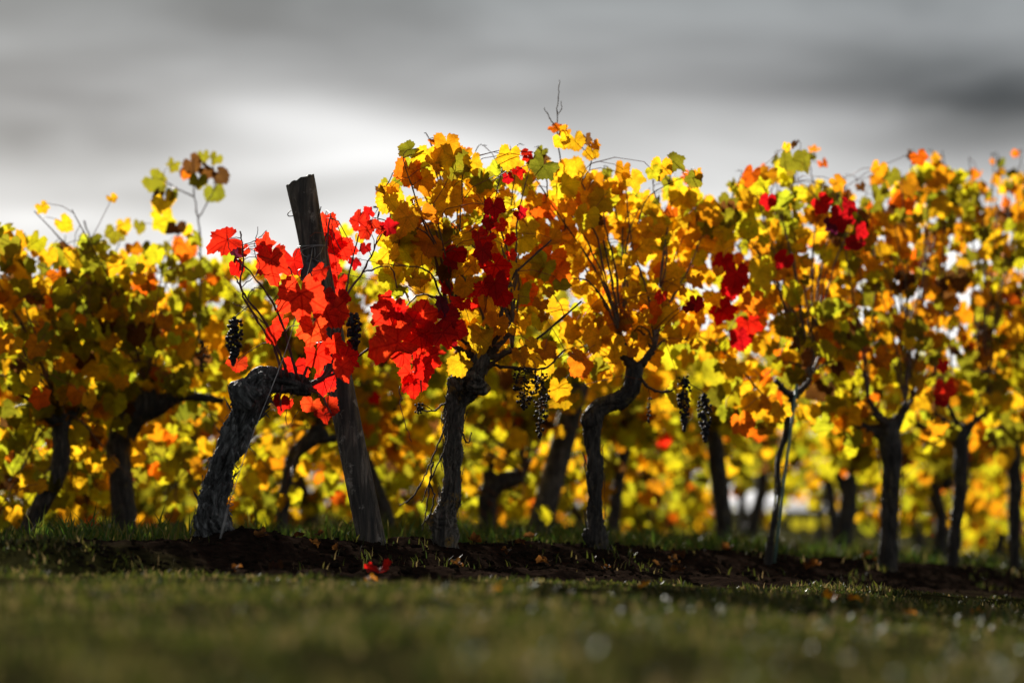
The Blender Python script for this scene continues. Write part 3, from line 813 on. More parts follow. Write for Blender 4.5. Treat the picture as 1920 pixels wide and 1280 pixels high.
# ------------------------------------------------------------------ the rest of the front row
TOPC = [(560, 470), (640, 430), (690, 415), (720, 362), (755, 285), (800, 268), (860, 275), (890, 300), (915, 318), (955, 292), (1000, 302), (1060, 300), (1100, 300), (1130, 330), (1180, 325), (1210, 345), (1265, 312),
        (1300, 345), (1335, 385), (1400, 322), (1440, 322), (1480, 285), (1510, 295), (1550, 335), (1590, 365), (1625, 395), (1650, 318), (1700, 305), (1760, 300), (1840, 330), (1960, 310), (2100, 330)]
def topy(px):
    return float(np.interp(px, [a for a, _ in TOPC], [c for _, c in TOPC]))
def to_px(p):
    return 960 + p.x / p.y * FPX, HOR - (p.z - CAMZ) / p.y * FPX
def under_top(p):
    x, y = to_px(p)
    return y > topy(x) + 14
def auto_canes(V, head, px0, px1, ylo, n, row_d, r0=0.005, arms=3, spread_d=0.22, topf=topy, armlen=0.16):
    rng = V.rng
    ends = []
    for i in range(arms):
        sd = -1 if i % 2 else 1
        e = Vector(head) + Vector((E[0] * sd, E[1] * sd * 0.6, 0)) * rng.uniform(0.5, 1) * armlen + Vector((0, rng.uniform(-0.05, 0.05), rng.uniform(0.03, 0.12)))
        V.cane([head, Vector(head).lerp(e, 0.5) + Vector((0, 0, -0.01)), e], 0.014, 0.008, 'dry', 8, False, 'arm')
        ends.append(e)
    for i in range(4):
        px = px0 + (px1 - px0) * (i + rng.uniform(0.2, 0.8)) / 4
        d = row_depth(min(px, 2050), 1) + rng.uniform(-0.1, 0.1)
        a = P(px + rng.uniform(-30, 30), topf(px) + 90, d); e = P(px, topf(px) - rng.uniform(2, 34), d)
        V.cane([a, a.lerp(e, 0.6) + Vector((rng.gauss(0, 0.012), 0, 0)), e, e + Vector((rng.gauss(0, 0.025), 0, 0.005))], 0.0028, 0.001)
        for q in range(3):
            p = a.lerp(e, rng.uniform(0.5, 1.0)) + Vector((rng.gauss(0, 0.03), rng.gauss(0, 0.02), rng.gauss(0, 0.01)))
            V.leaf(p, rng.uniform(0.035, 0.07), rng.choice(('gold', 'amber', 'olive', 'brown', 'orange')), rand_frame(rng, 0.8), None, 'curled')
    for i in range(n):
        px = px0 + (px1 - px0) * (i + rng.random()) / n
        t = topf(px) + 12; y = t + (ylo - t) * (rng.random() ** 1.5 if i % 3 else 0)
        d = row_d(px) + rng.uniform(-spread_d, spread_d)
        e = P(px, y, d); s = min(ends, key=lambda q: (q - e).length + rng.uniform(0, 0.12))
        m = s.lerp(e, 0.5); lift = rng.uniform(0.02, 0.14)
        V.cane([s, s.lerp(e, 0.22) + Vector((0, 0, lift * 0.8)), m + Vector((rng.gauss(0, 0.02), rng.gauss(0, 0.03), lift)), e], r0 * rng.uniform(0.8, 1.1), 0.0018)
GOLD = [('gold', 8), ('amber', 1.0), ('lime', 2.2), ('orange', 0.3), ('olive', 0.4), ('brown', 0.15)]
GREENER = [('gold', 4), ('amber', 1.8), ('lime', 2.6), ('orange', 0.5), ('olive', 2.4), ('brown', 0.4)]
DARKER = [('gold', 2.6), ('amber', 2.6), ('lime', 2.2), ('orange', 0.5), ('olive', 3.6), ('brown', 0.8)]
def manual(V, lst, d, face=0.4, k=1.0):
    for x, y, w, kind in lst:
        w = w * k
        if k < 1 and kind == 'wine' and V.rng.random() < 0.3: kind = 'red'
        size = w / FPX * d
        p = P(x, y - w * 0.2, d + V.rng.uniform(-0.22, -0.02))
        V.leaf(p, size * 1.08, kind, frame((V.rng.gauss(0, 0.5), V.rng.gauss(0, 0.2), -1), (V.rng.gauss(0, face), -1, V.rng.gauss(0.15, face))), None, 'hi')

def region(px0, px1, ylo, dd=0.14):
    def f(rng):
        px = rng.uniform(px0, px1); t = topy(px) + 14
        p = P(px, rng.uniform(t, ylo + rng.uniform(-40, 20)), row_depth(min(px, 2050), 1) + rng.gauss(0, dd))
        return p if clear_red(p) else None
    return f
def clear_red(p):            # the second vine leaves room beside the red one
    x, y = to_px(p)
    return not (x < 865 and y > 535)
# second vine
d2 = 9.6
b = P(835, 1022, d2)
V2 = Vine('lichen spotted upright vine with wine red patches among golden leaves', 'vines of the front row', (b.x, b.y, gz(b.x, b.y)), seed=2)
V2.trunk([limb([(836, 1055, 66), (834, 1022, 46), (832, 985, 52), (836, 960, 44), (845, 930, 36), (848, 890, 35), (847, 840, 36), (851, 790, 38), (858, 755, 46), (868, 730, 56), (884, 706, 52), (898, 684, 38), (905, 662, 28)], d2, d2 + 0.05),
          limb([(880, 715, 44), (902, 722, 36), (912, 716, 24)], d2), limb([(862, 735, 36), (852, 715, 30), (848, 706, 16)], d2),
          limb([(836, 978, 36), (818, 975, 32), (813, 962, 16)], d2)], 'bark2', 0.0046, 0.013)
h2 = P(905, 670, d2 + 0.05)
auto_canes(V2, h2, 700, 1010, 640, 20, lambda p: row_depth(p, 1), arms=4)
V2.cane([P(700, 388, 9.75), P(752, 400, 9.75), P(830, 465, 9.7), P(905, 590, 9.65), h2], 0.0035, 0.005)
V2.cane([h2, P(935, 625, 9.6), P(940, 590, 9.6), P(960, 520, 9.7), P(1034, 450, 9.8)], 0.009, 0.003, 'dry')
V2.cane([P(915, 690, 9.62), P(945, 665, 9.6), P(1000, 640, 9.6), P(1090, 565, 9.7)], 0.007, 0.003, 'dry')
V2.cane([P(925, 685, 9.62), P(970, 690, 9.6), P(1020, 690, 9.6), P(1060, 655, 9.7)], 0.005, 0.003, 'dry')
manual(V2, [(854, 482, 60, 'wine'), (926, 395, 52, 'wine'), (939, 427, 34, 'wine'), (975, 404, 34, 'wine'), (896, 442, 34, 'wine'), (911, 457, 56, 'wine'), (905, 478, 54, 'wine'), (958, 481, 28, 'red'), (929, 510, 76, 'wine'), (928, 542, 70, 'wine'),
            (878, 546, 44, 'wine'), (905, 546, 42, 'red'), (957, 451, 34, 'wine'), (988, 290, 30, 'red'), (970, 326, 36, 'red'), (952, 336, 28, 'wine'), (990, 300, 26, 'red'), (918, 420, 40, 'wine'), (885, 575, 36, 'wine'), (940, 560, 50, 'wine'), (835, 540, 44, 'red'), (864, 575, 50, 'red'), (845, 500, 40, 'wine')], 9.62, 0.55, 0.86)
manual(V2, [(770, 290, 48, 'olive'), (798, 300, 56, 'gold'), (850, 310, 72, 'olive'), (838, 280, 60, 'amber'), (885, 312, 44, 'gold'), (905, 345, 48, 'olive'), (955, 300, 50, 'gold'), (1018, 325, 66, 'olive'), (716, 358, 28, 'gold'), (765, 330, 60, 'orange'), (728, 385, 60, 'gold'), (748, 470, 70, 'lime'), (720, 500, 62, 'lime'),
            (780, 505, 70, 'lime'), (735, 530, 60, 'lime'), (865, 690, 50, 'gold'), (900, 640, 60, 'gold'), (880, 660, 56, 'gold'), (930, 615, 50, 'amber'), (758, 440, 66, 'olive'), (790, 350, 60, 'amber')], 9.7, 0.45)
V2.auto_leaves(100, GOLD, (0.045, 0.125), top=lambda p: under_top(p) and clear_red(p), zmin=0.62)
V2.fill_leaves(150, GOLD, region(715, 1010, 650), (0.05, 0.14))
V2.finish()
# dry canes hanging off its trunk
for pts in ([(838, 770), (834, 800), (810, 860), (790, 905)], [(840, 790), (838, 830), (812, 890), (790, 942)], [(812, 865), (806, 900), (800, 950), (792, 995)],
            [(805, 905), (814, 930), (806, 965), (790, 985)], [(836, 755), (812, 770), (785, 768)], [(790, 905), (770, 935), (750, 947)], [(862, 800), (876, 830), (884, 810)]):
    V2.cane([P(x, y, d2 - 0.03) for x, y in pts], 0.0034, 0.0018, 'dry', 6, False, 'dry_cane')
cluster(V2, P(785, 757, d2 - 0.03), 0.03, 0.05, 26, 0.005, 'raisin', seed=9, hang=P(812, 770, d2 - 0.03))
cluster(V2, P(985, 690, 9.6), 0.14, 0.12, 130, 0.0062, 'raisin', True, 3, P(970, 690, 9.6))
cluster(V2, P(1015, 700, 9.62), 0.22, 0.075, 120, 0.006, 'raisin', True, 4, P(1020, 690, 9.6))

# third vine
d3 = 10.15
b = P(1118, 1030, d3)
V3 = Vine('slender vine whose trunk bends sharply to one side under golden leaves', 'vines of the front row', (b.x, b.y, gz(b.x, b.y)), seed=3)
V3.trunk([limb([(1124, 1065, 60), (1122, 1026, 42), (1116, 985, 34), (1116, 940, 30), (1116, 890, 29), (1113, 840, 30), (1111, 805, 36), (1117, 772, 38), (1140, 756, 34), (1166, 746, 34), (1183, 728, 38), (1189, 700, 36), (1193, 680, 22)], d3, d3 + 0.04),
          limb([(1108, 800, 30), (1102, 786, 28), (1103, 775, 14)], d3), limb([(1112, 1010, 34), (1102, 1000, 24), (1100, 990, 12)], d3)], 'bark', 0.0055, 0.009)
h3 = P(1192, 690, d3 + 0.04)
auto_canes(V3, h3, 985, 1340, 690, 24, lambda p: row_depth(p, 1), arms=4)
V3.cane([h3, P(1215, 725, 10.15), P(1250, 735, 10.15), P(1285, 715, 10.2)], 0.006, 0.003, 'dry')
V3.cane([P(1060, 430, 10.1), P(1050, 300, 10.1), P(1044, 240, 10.1), P(1046, 190, 10.1), P(1049, 150, 10.1)], 0.003, 0.0012)
V3.cane([P(1040, 237, 10.1), P(1030, 220, 10.1), P(1021, 202, 10.1)], 0.0022, 0.0012)
V3.cane([P(1046, 215, 10.1), P(1053, 205, 10.1), P(1052, 190, 10.1)], 0.0016, 0.001)
V3.cane([P(1090, 345, 10.1), P(1108, 300, 10.1), P(1080, 262, 10.1)], 0.0025, 0.0012)
V3.cane([P(1195, 420, 10.2), P(1215, 370, 10.25), P(1255, 345, 10.25), P(1300, 325, 10.25)], 0.0025, 0.0012)
manual(V3, [(1040, 245, 30, 'orange'), (1060, 250, 26, 'amber'), (1052, 268, 34, 'gold'), (1078, 272, 44, 'gold'), (1110, 290, 36, 'gold'), (1100, 265, 26, 'brown'), (1115, 275, 24, 'amber'), (1240, 320, 46, 'gold'), (1262, 312, 48, 'olive'), (1225, 328, 34, 'lime'), (1303, 340, 38, 'olive'), (1308, 328, 22, 'amber'), (1168, 325, 40, 'amber'),
            (1185, 345, 50, 'gold'), (1030, 495, 76, 'orange'), (1045, 520, 60, 'orange'), (1060, 755, 62, 'gold'), (1048, 735, 48, 'gold'), (1085, 690, 50, 'orange'), (1020, 665, 56, 'gold'), (1000, 735, 40, 'gold'), (1120, 640, 60, 'gold'), (1150, 660, 56, 'gold'), (1305, 572, 34, 'wine'), (1240, 560, 30, 'red'), (1290, 580, 24, 'wine')], 10.1, 0.45)
V3.auto_leaves(110, GOLD, (0.045, 0.125), top=under_top, zmin=0.56)
V3.fill_leaves(235, GOLD, region(965, 1370, 740), (0.05, 0.14))
V3.finish()
cluster(V3, P(1282, 708, 10.18), 0.19, 0.055, 130, 0.0072, 'berry', seed=5, hang=P(1285, 715, 10.2))
cluster(V3, P(1320, 740, 10.25), 0.17, 0.06, 130, 0.0072, 'berry', seed=6, hang=P(1285, 715, 10.2))
cluster(V3, P(1218, 745, 10.2), 0.09, 0.025, 22, 0.005, 'raisin', True, 7, P(1215, 725, 10.15))

# fourth vine: young, tied to a thin stake
d4 = 10.95
b = P(1462, 1040, d4)
V4 = Vine('thin young vine tied to a slim green stake, red leaves among gold', 'vines of the front row', (b.x, b.y, gz(b.x, b.y)), seed=4)
V4.trunk([limb([(1440, 1060, 18), (1447, 1000, 13), (1460, 930, 9), (1458, 870, 10), (1474, 810, 11), (1481, 760, 13), (1490, 735, 11)], d4)], 'bark', 0.005, 0.003)
h4 = P(1488, 742, d4)
auto_canes(V4, h4, 1330, 1640, 790, 24, lambda p: row_depth(p, 1), arms=4)
V4.cane([P(1480, 800, d4), P(1430, 740, d4), P(1360, 660, d4), P(1310, 630, d4)], 0.004, 0.003)
V4.cane([P(1510, 280, 11), P(1492, 300, 11), P(1490, 340, 11)], 0.0015, 0.002)
manual(V4, [(1380, 525, 60, 'wine'), (1355, 497, 46, 'wine'), (1370, 545, 50, 'wine'), (1355, 593, 56, 'wine'), (1412, 573, 50, 'orange'), (1403, 618, 56, 'red'), (1385, 640, 46, 'wine'), (1471, 492, 42, 'wine'), (1441, 381, 36, 'wine'), (1539, 388, 44, 'wine'), (1579, 413, 52, 'wine'), (1592, 391, 40, 'wine'), (1611, 440, 44, 'wine'), (1605, 465, 44, 'wine'), (1560, 425, 40, 'purple'),
            (1475, 278, 20, 'gold'), (1490, 272, 18, 'brown'), (1485, 310, 54, 'olive'), (1505, 310, 46, 'olive'), (1425, 520, 70, 'lime'), (1410, 335, 44, 'orange'), (1440, 330, 40, 'amber'), (1465, 775, 44, 'gold'), (1390, 800, 50, 'orange'), (1360, 780, 40, 'lime'), (1440, 760, 40, 'amber'), (1570, 350, 40, 'amber')], 10.85, 0.45)
V4.auto_leaves(95, GREENER, (0.045, 0.125), top=under_top, zmin=0.42)
V4.fill_leaves(250, GREENER, region(1290, 1640, 805), (0.05, 0.14))
V4.finish()
st = empty('stake', (P(1455, 1045, d4)))
mb = MB(); mb.add(*tube([P(1452, 1055, d4 - 0.02), P(1470, 900, d4 - 0.025), P(1494, 720, d4 - 0.03)], [0.006] * 3, 8)); mb.build('rod', MAT['stake'], st, st.location)
mb = MB()
for yy, xx in ((770, 1487), (880, 1472)):
    c = P(xx, yy, d4 - 0.01); mb.add(*tube([c + Vector((math.cos(a) * 0.02, math.sin(a) * 0.024, 0.003 * a)) for a in np.linspace(0, 6.6, 16)], 0.0016, 5))
mb.build('tie', MAT['rust'], st, st.location)
tag(st, 'slim green metal stake holding up the thin young vine', 'stake')

# fifth vine, and the two that close the row towards the far end
def plain_vine(label, group, px, py, top_y, d, seed, rng_px, low, n, pal, w=36, mat='bark', bend=0):
    b = P(px, py, d); V = Vine(label, group, (b.x, b.y, gz(b.x, b.y)), seed=seed)
    zb = V.base.z
    k = (py + 25 - top_y)
    V.trunk([limb([(px - 3, py + 25, w), (px - 2, py - 30, w * 0.92), (px + bend * 0.4, py - k * 0.35, w * 0.85), (px + 4 + bend * 0.7, py - k * 0.6, w * 0.95), (px + bend, top_y + 30, w * 1.1), (px + bend - 2, top_y, w * 0.75)], d),
             limb([(px + bend, top_y + 25, w * 0.7), (px + bend + 22, top_y - 5, w * 0.4), (px + bend + 30, top_y - 40, w * 0.25)], d),
             limb([(px + bend, top_y + 30, w * 0.7), (px + bend - 50, top_y + 10, w * 0.42), (px + bend - 95, top_y - 15, w * 0.3)], d)], mat, 0.0065, 0.006)
    h = P(px + bend, top_y + 4, d)
    auto_canes(V, h, rng_px[0], rng_px[1], low, 22, lambda p: row_depth(min(p, 2050), 1), arms=4, armlen=0.2)
    V.cane([h, P(px + bend - 60, top_y + 10, d), P(px + bend - 110, top_y - 25, d)], 0.009, 0.004, 'dry')
    V.cane([h, P(px + bend - 55, top_y + 30, d), P(px + bend - 90, top_y + 15, d), P(px + bend - 110, top_y - 5, d)], 0.005, 0.003, 'dry')
    V.auto_leaves(n // 3, pal, (0.045, 0.125), top=under_top, zmin=zb + 0.5)
    V.fill_leaves(n // 2 + 50, pal, region(rng_px[0] - 10, rng_px[1], low + 45), (0.05, 0.135))
    return V
V5 = plain_vine('stout dark vine with forked head and looping arms, olive and gold leaves', 'vines of the front row', 1668, 1062, 790, 11.55, 5, (1560, 1790), 760, 270, DARKER, 38)
manual(V5, [(1768, 690, 30, 'red'), (1772, 735, 44, 'red'), (1765, 750, 34, 'wine'), (1540, 800, 48, 'lime'), (1520, 780, 40, 'gold'), (1600, 830, 44, 'lime'), (1670, 335, 40, 'olive'), (1648, 322, 36, 'amber'), (1722, 300, 34, 'orange')], 11.4)
V5.finish()
V6 = plain_vine('dark vine of the front row next beyond the forked stout one', 'vines of the front row', 1788, 1085, 800, 12.2, 6, (1735, 1930), 790, 230, DARKER, 26, bend=14)
V6.finish()
V7 = plain_vine('last dark vine at the far end of the front row', 'vines of the front row', 1905, 1095, 810, 12.85, 7, (1850, 2060), 800, 200, DARKER, 26, bend=-8)
V7.finish()

# ------------------------------------------------------------------ rows behind
BACK = [('gold', 3.0), ('amber', 0.9), ('lime', 5.2), ('orange', 0.3), ('olive', 2.8), ('red', 0.06), ('brown', 0.3)]
FAR = [('gold', 2.2), ('amber', 0.7), ('lime', 5.0), ('orange', 0.6), ('olive', 5.0), ('red', 0.08), ('brown', 0.6)]
LEFT = [('gold', 3.2), ('amber', 0.7), ('lime', 3.6), ('orange', 0.3), ('olive', 4.2), ('brown', 0.6)]
def back_vine(label, group, s, row, seed, nobj, nstuff, trunk=None, htop=1.22, level='mid', low=0.12, pal=BACK, size=(0.07, 0.125)):
    rng = random.Random(seed * 7 + 1)
    x, y = row_point(s, row); z = gz(x, y)
    V = Vine(label, group, (x, y, z), level, seed, nobj)
    if trunk:
        V.trunk(trunk, 'bark', 0.009, 0.006); h = Vector(trunk[0][-1][0])
    else:
        a = rng.uniform(-0.12, 0.12); hh = rng.uniform(0.48, 0.62); w = rng.uniform(0.032, 0.045)
        pts = [((x, y, z - 0.05), w * 1.2), ((x + a * 0.2, y, z + 0.1), w), ((x + a + rng.uniform(-.04, .04), y, z + hh * 0.55), w * 0.85), ((x + a * 1.3, y, z + hh * 0.85), w), ((x + a * 1.3 + rng.uniform(-.08, .08), y, z + hh), w * 0.8)]
        h = Vector(pts[-1][0])
        lm = [pts, [(h - Vector((0, 0, 0.05)), w * 0.7), (h + Vector((0.1, 0.05, 0.05)), w * 0.45), (h + Vector((0.2, 0.12, 0.08)), w * 0.3)], [(h - Vector((0, 0, 0.05)), w * 0.7), (h + Vector((-0.1, -0.06, 0.04)), w * 0.4), (h + Vector((-0.19, -0.1, 0.1)), w * 0.3)]]
        if row <= 2: V.trunk(lm, 'bark', 0.009, 0.006)
        else:
            mb = MB()
            for q in lm:
                pr = catmull([(*p, r) for p, r in q], 3); mb.add(*tube([Vector(k[:3]) for k in pr], [k[3] for k in pr], 8))
            mb.build('trunk', MAT['bark'], V.root, V.base)
    nc = 24 if row == 2 else 15
    for i in range(nc):
        al = rng.uniform(-0.58, 0.58); ac = rng.gauss(0, 0.16)
        zt = z + (htop + rng.uniform(-0.1, 0.06) if i % 2 else rng.uniform(0.35, htop)) 
        if i % 3 == 2: zt = z + rng.uniform(low + 0.02, 0.55)
        e = Vector((x + E[0] * al + NB[0] * ac, y + E[1] * al + NB[1] * ac, zt))
        m = h.lerp(e, 0.5) + Vector((0, 0, rng.uniform(0.03, 0.12)))
        V.cane([h, h.lerp(m, 0.5) + Vector((0, 0, 0.03)), m, e], 0.005, 0.002, seg=5 if row == 2 else 4)
    V.auto_leaves(nobj // 2 + 20, pal, size, spread=0.08, zmin=z + low, tmin=0.1, top=(lambda p: p.z > z + 0.5 or row_u(p.x, p.y) > 2.05) if row == 2 else None)
    def vol(g):
        al, ac = g.uniform(-0.56, 0.56), g.gauss(0, 0.17)
        zr = g.uniform(low, htop - 0.03)
        if row == 2 and zr < 0.6 and g.random() < 0.7: ac = abs(ac) + 0.06
        if row > 2 and low > 0.3 and g.random() < (0.35 if row == 3 else 0.55): zr = g.uniform(0.01, 0.22)
        return Vector((x + E[0] * al + NB[0] * ac, y + E[1] * al + NB[1] * ac, z + zr))
    V.fill_leaves(nobj - nobj // 2 + nstuff, pal, vol, size, maxd=0.24)
    return V
G2 = 'vines of the second row'
def t2(px, d=None):
    return limb(px, d or row_depth(px[0][0], 2))
ROW2 = [(0.25, None, 'vine of the second row farthest before the forked black vine'),
        (0.85, None, 'vine of the second row just before the forked black vine'),
        (1.355, [t2([(228, 1010, 50), (234, 960, 48), (226, 900, 44), (222, 840, 48), (240, 790, 56), (268, 752, 58), (276, 725, 36)]), t2([(255, 775, 50), (300, 758, 40), (345, 742, 22), (420, 752, 14)], 11.34), t2([(235, 800, 40), (228, 765, 26), (222, 745, 16)], 11.34)], 'black forked vine in the second row, crooked arm reaching toward the red vine'),
        (2.234, [t2([(528, 1012, 26), (530, 960, 25), (538, 900, 24), (555, 850, 26), (585, 822, 34), (605, 800, 28)], 12.0), t2([(590, 822, 24), (620, 822, 18), (650, 815, 12)], 12.0)], 'thin curving vine in the second row, behind the leaning post'),
        (2.9, None, 'dark vine of the second row close behind the leaning post'),
        (3.55, [t2([(912, 1010, 36), (914, 960, 34), (914, 930, 38), (930, 908, 40), (955, 898, 34), (985, 893, 22)], 12.98), t2([(920, 920, 30), (915, 890, 22), (925, 850, 16)], 12.98)], 'short hooked vine beside the grey post of the second row'),
        (4.45, None, 'dark vine of the second row just beyond its grey post'),
        (5.33, [t2([(1358, 1050, 34), (1356, 980, 32), (1350, 910, 34), (1343, 860, 36), (1342, 820, 30), (1346, 795, 20)], 14.3), t2([(1343, 850, 24), (1320, 800, 16), (1300, 770, 12)], 14.3)], 'thick black vine of the second row below the two hanging grape bunches'),
        (6.45, [t2([(1580, 1065, 34), (1584, 1000, 32), (1590, 950, 34), (1594, 915, 30), (1598, 890, 18)], 15.15), t2([(1592, 930, 26), (1570, 890, 16), (1555, 860, 10)], 15.15)], 'dark stumpy vine of the second row beside the pale sky gap'),
        (7.4, None, 'vine of the second row behind the stout forked vine'),
        (8.4, None, 'vine of the second row at its far end')]
for i, (s, tr, lab) in enumerate(ROW2):
    thin = i in (7, 8)
    V = back_vine(lab, G2, s, 2, 40 + i, 270 if not thin else 190, 60 if not thin else 10, tr, 1.22 if i < 6 else 1.15, low=0.08 if i < 6 else (0.42 if i in (7, 8) else 0.2), pal=LEFT if i < 3 else BACK)
    if i == 2:   # tall shoot standing above the row
        V.cane([P(372, 640, 11.5), P(376, 560, 11.5), P(375, 440, 11.5), P(365, 370, 11.5), P(362, 300, 11.5)], 0.005, 0.002)
        V.cane([P(365, 370, 11.5), P(330, 352, 11.5), P(310, 340, 11.5), P(298, 335, 11.5)], 0.003, 0.0015)
        V.cane([P(372, 410, 11.5), P(388, 380, 11.5), P(402, 350, 11.5), P(400, 300, 11.5)], 0.003, 0.0015)
        V.cane([P(216, 570, 11.2), P(185, 500, 11.2), P(158, 414, 11.2)], 0.004, 0.003)
        for x, y, w, k in [(288, 352, 56, 'olive'), (296, 375, 40, 'brown'), (325, 318, 36, 'olive'), (360, 318, 50, 'brown'), (382, 300, 32, 'amber'), (405, 305, 34, 'amber'), (388, 328, 44, 'brown'), (412, 336, 44, 'brown'), (402, 372, 52, 'amber'), (372, 350, 44, 'amber'), (350, 330, 34, 'orange'), (310, 395, 62, 'gold'), (305, 425, 60, 'lime'), (322, 370, 30, 'olive'),
                           (347, 475, 62, 'orange'), (330, 440, 54, 'brown'), (232, 430, 40, 'gold'), (262, 430, 34, 'olive'), (215, 450, 50, 'olive')]:
            k = {'amber': 'olive', 'gold': 'amber'}.get(k, k) if y < 390 and V.rng.random() < 0.6 else k
            V.leaf(P(x, y - w * 0.25, 11.5 + V.rng.uniform(-0.15, 0.15)), w / FPX * 11.5 * 0.92, k, rand_frame(V.rng, 0.45), None, 'mid')
        cluster(V, P(382, 640, 11.3), 0.13, 0.07, 60, 0.007, 'berry', seed=21)
    V.finish()
ROWN = {3: ('third', 1.5, 13.6), 4: ('fourth', 3.2, 16.2)}
for row, (nm, s0, s1) in ROWN.items():
    s = s0; i = 0
    while s < s1:
        i += 1
        hole = 0.085 < (row_point(s, row)[0] / row_point(s, row)[1]) < 0.135
        gap = 0.055 < (row_point(s, row)[0] / row_point(s, row)[1]) < 0.16
        V = back_vine('golden green vine standing in the %s row back' % nm, 'vines of the %s row' % nm, s, row, row * 100 + i, 0, ((90 if row == 3 else 120) if hole else (190 if row == 3 else 260)) if gap else (420 if row == 3 else 380), None, 1.18, 'low', (0.5 if gap else 0.04) if row == 3 else (0.36 if gap else 0.02), FAR, (0.075, 0.14))
        V.finish()
        s += 0.98 + R.uniform(-0.06, 0.06)

# ------------------------------------------------------------------ posts, wires
def post(name, label, top, base, r, seed, mat='wood', group=None):
    top, base = Vector(top), Vector(base)
    ax = (top - base).normalized()
    root = empty(name, (base.x, base.y, gz(base.x, base.y))); tag(root, label, 'post', group)
    n, sg = 90, 40
    sx = ax.cross(Vector((0, 1, 0))).normalized(); sy = ax.cross(sx)
    L = (top - base).length
    v, f = [], []
    for i in range(n + 1):
        t = i / n
        for k in range(sg):
            a = 2 * math.pi * k / sg
            ca, sa = math.cos(a), math.sin(a)
            g1 = noise.noise(Vector((ca * 1.2, sa * 1.2, t * 1.5 + seed))) * 0.09
            g2 = (0.5 - abs(noise.noise(Vector((ca * 5, sa * 5, t * 5 + seed))))) * 0.035
            crack = -0.22 * max(0, 1 - abs(((a - 4.2 - 0.25 * math.sin(t * 5)) + math.pi) % (2 * math.pi) - math.pi) / 0.12) * sstep(0.45, 0.7, t)
            rr = r * (1 + g1 + g2 + float(crack)) * (1.06 - 0.08 * t + (0.12 * float(sstep(0.86, 1.0, t)) if seed == 1 else 0))
            p = base + ax * (L * t) + (sx * ca + sy * sa) * rr
            if i == n:     # slanting saw cut, splintered
                p = p + ax * (-(sx * ca + sy * sa).x * -0.16 * r * 1.6 + 0.006 * noise.noise(Vector((ca * 4, sa * 4, seed))))
            v.append(p)
    for i in range(n):
        for k in range(sg):
            k2 = (k + 1) % sg
            f.append((i*sg + k, i*sg + k2, (i+1)*sg + k2, (i+1)*sg + k))
    mb = MB(); mb.add(v, f); mb.build('shaft', MAT[mat], root, root.location)
    mb = MB(); rim = v[n*sg:]; c = sum(rim, Vector()) / sg
    inner = [c.lerp(p, 0.5) + ax * (0.004 * noise.noise(p * 60)) for p in rim]
    mb.add(rim + inner + [c - ax * 0.003], [(k, (k+1) % sg, sg + (k+1) % sg, sg + k) for k in range(sg)] + [(sg + k, sg + (k+1) % sg, 2*sg) for k in range(sg)])
    mb.build('cut_top', MAT['cutwood'], root, root.location, smooth=False)
    return root, ax
pd = 9.42
r_post = 25 / FPX * pd
ptop, pbase = P(562, 338, pd + 0.02), P(706, 1062, pd + 0.03)
post1, ax = post('vineyard_post', 'tall weathered grey wooden post leaning beside the red vine', ptop, pbase, r_post * 0.98, 1)
def on_post(t, a, rr=1.04):
    sx = ax.cross(Vector((0, 1, 0))).normalized(); sy = ax.cross(sx)
    return pbase.lerp(ptop, t) + (sx * math.cos(a) + sy * math.sin(a)) * r_post * rr
ty = (1062 - 467) / (1062 - 338)
mb = MB()
for q in range(3):
    mb.add(*tube([on_post(ty - 0.003 + 0.006 * q + 0.006 * math.sin(a * 1.0 + q), a, 1.1) for a in np.linspace(0, 6.283, 40)], 0.0011, 5))
front = 1.5708 if on_post(ty, 1.5708).y < pd else -1.5708
for da in (-0.7, 0.5, 0.1):
    mb.add(*tube([on_post(ty, front + da * 1.6, 1.1), on_post(ty - 0.015, front + da, 1.13), on_post(ty - 0.03, front, 1.2)], 0.0011, 5))
mb.add(*tube(catmull([on_post(ty - 0.03, front, 1.2), on_post(ty - 0.05, front + 0.6, 1.2), P(562, 505, pd - 0.06), P(562, 520, pd - 0.06), P(580, 532, pd - 0.06)], 5), 0.0012, 5))
mb.build('wire_binding', MAT['wire'], post1, post1.location)
# dark strip tied under the binding
ol = [(577, 478), (583, 477), (586, 490), (592, 498), (592, 530), (578, 538), (563, 524), (564, 508), (573, 492)]
vv = [P(x, y, pd - 0.062) for x, y in ol]; bb = [p + Vector((0, 0.004, 0)) for p in vv]
vv2 = [p + Vector((0, -0.006 * math.sin(i * 1.9), 0)) for i, p in enumerate(vv)]
k = len(ol)
mb = MB(); mb.add(vv2 + bb, [tuple(range(k)), tuple(reversed(range(k, 2*k)))] + [(i, i + k, (i + 1) % k + k, (i + 1) % k) for i in range(k)])
mb.build('hanging_strip', MAT['strip'], post1, post1.location, smooth=False)
for pts in ([(550, 405), (541, 405), (540, 400), (546, 394)], [(597, 402), (600, 396), (602, 387)]):
    mb = MB(); mb.add(*tube(catmull([P(x, y, pd - 0.005) for x, y in pts], 4), 0.0017, 6)); mb.build('staple', MAT['rust'], post1, post1.location)

post2, _ = post('vineyard_post', 'blurred grey wooden post leaning in the second row', P(1098, 668, 13.2), P(998, 1035, 13.2), 22 / FPX * 13.2, 5)

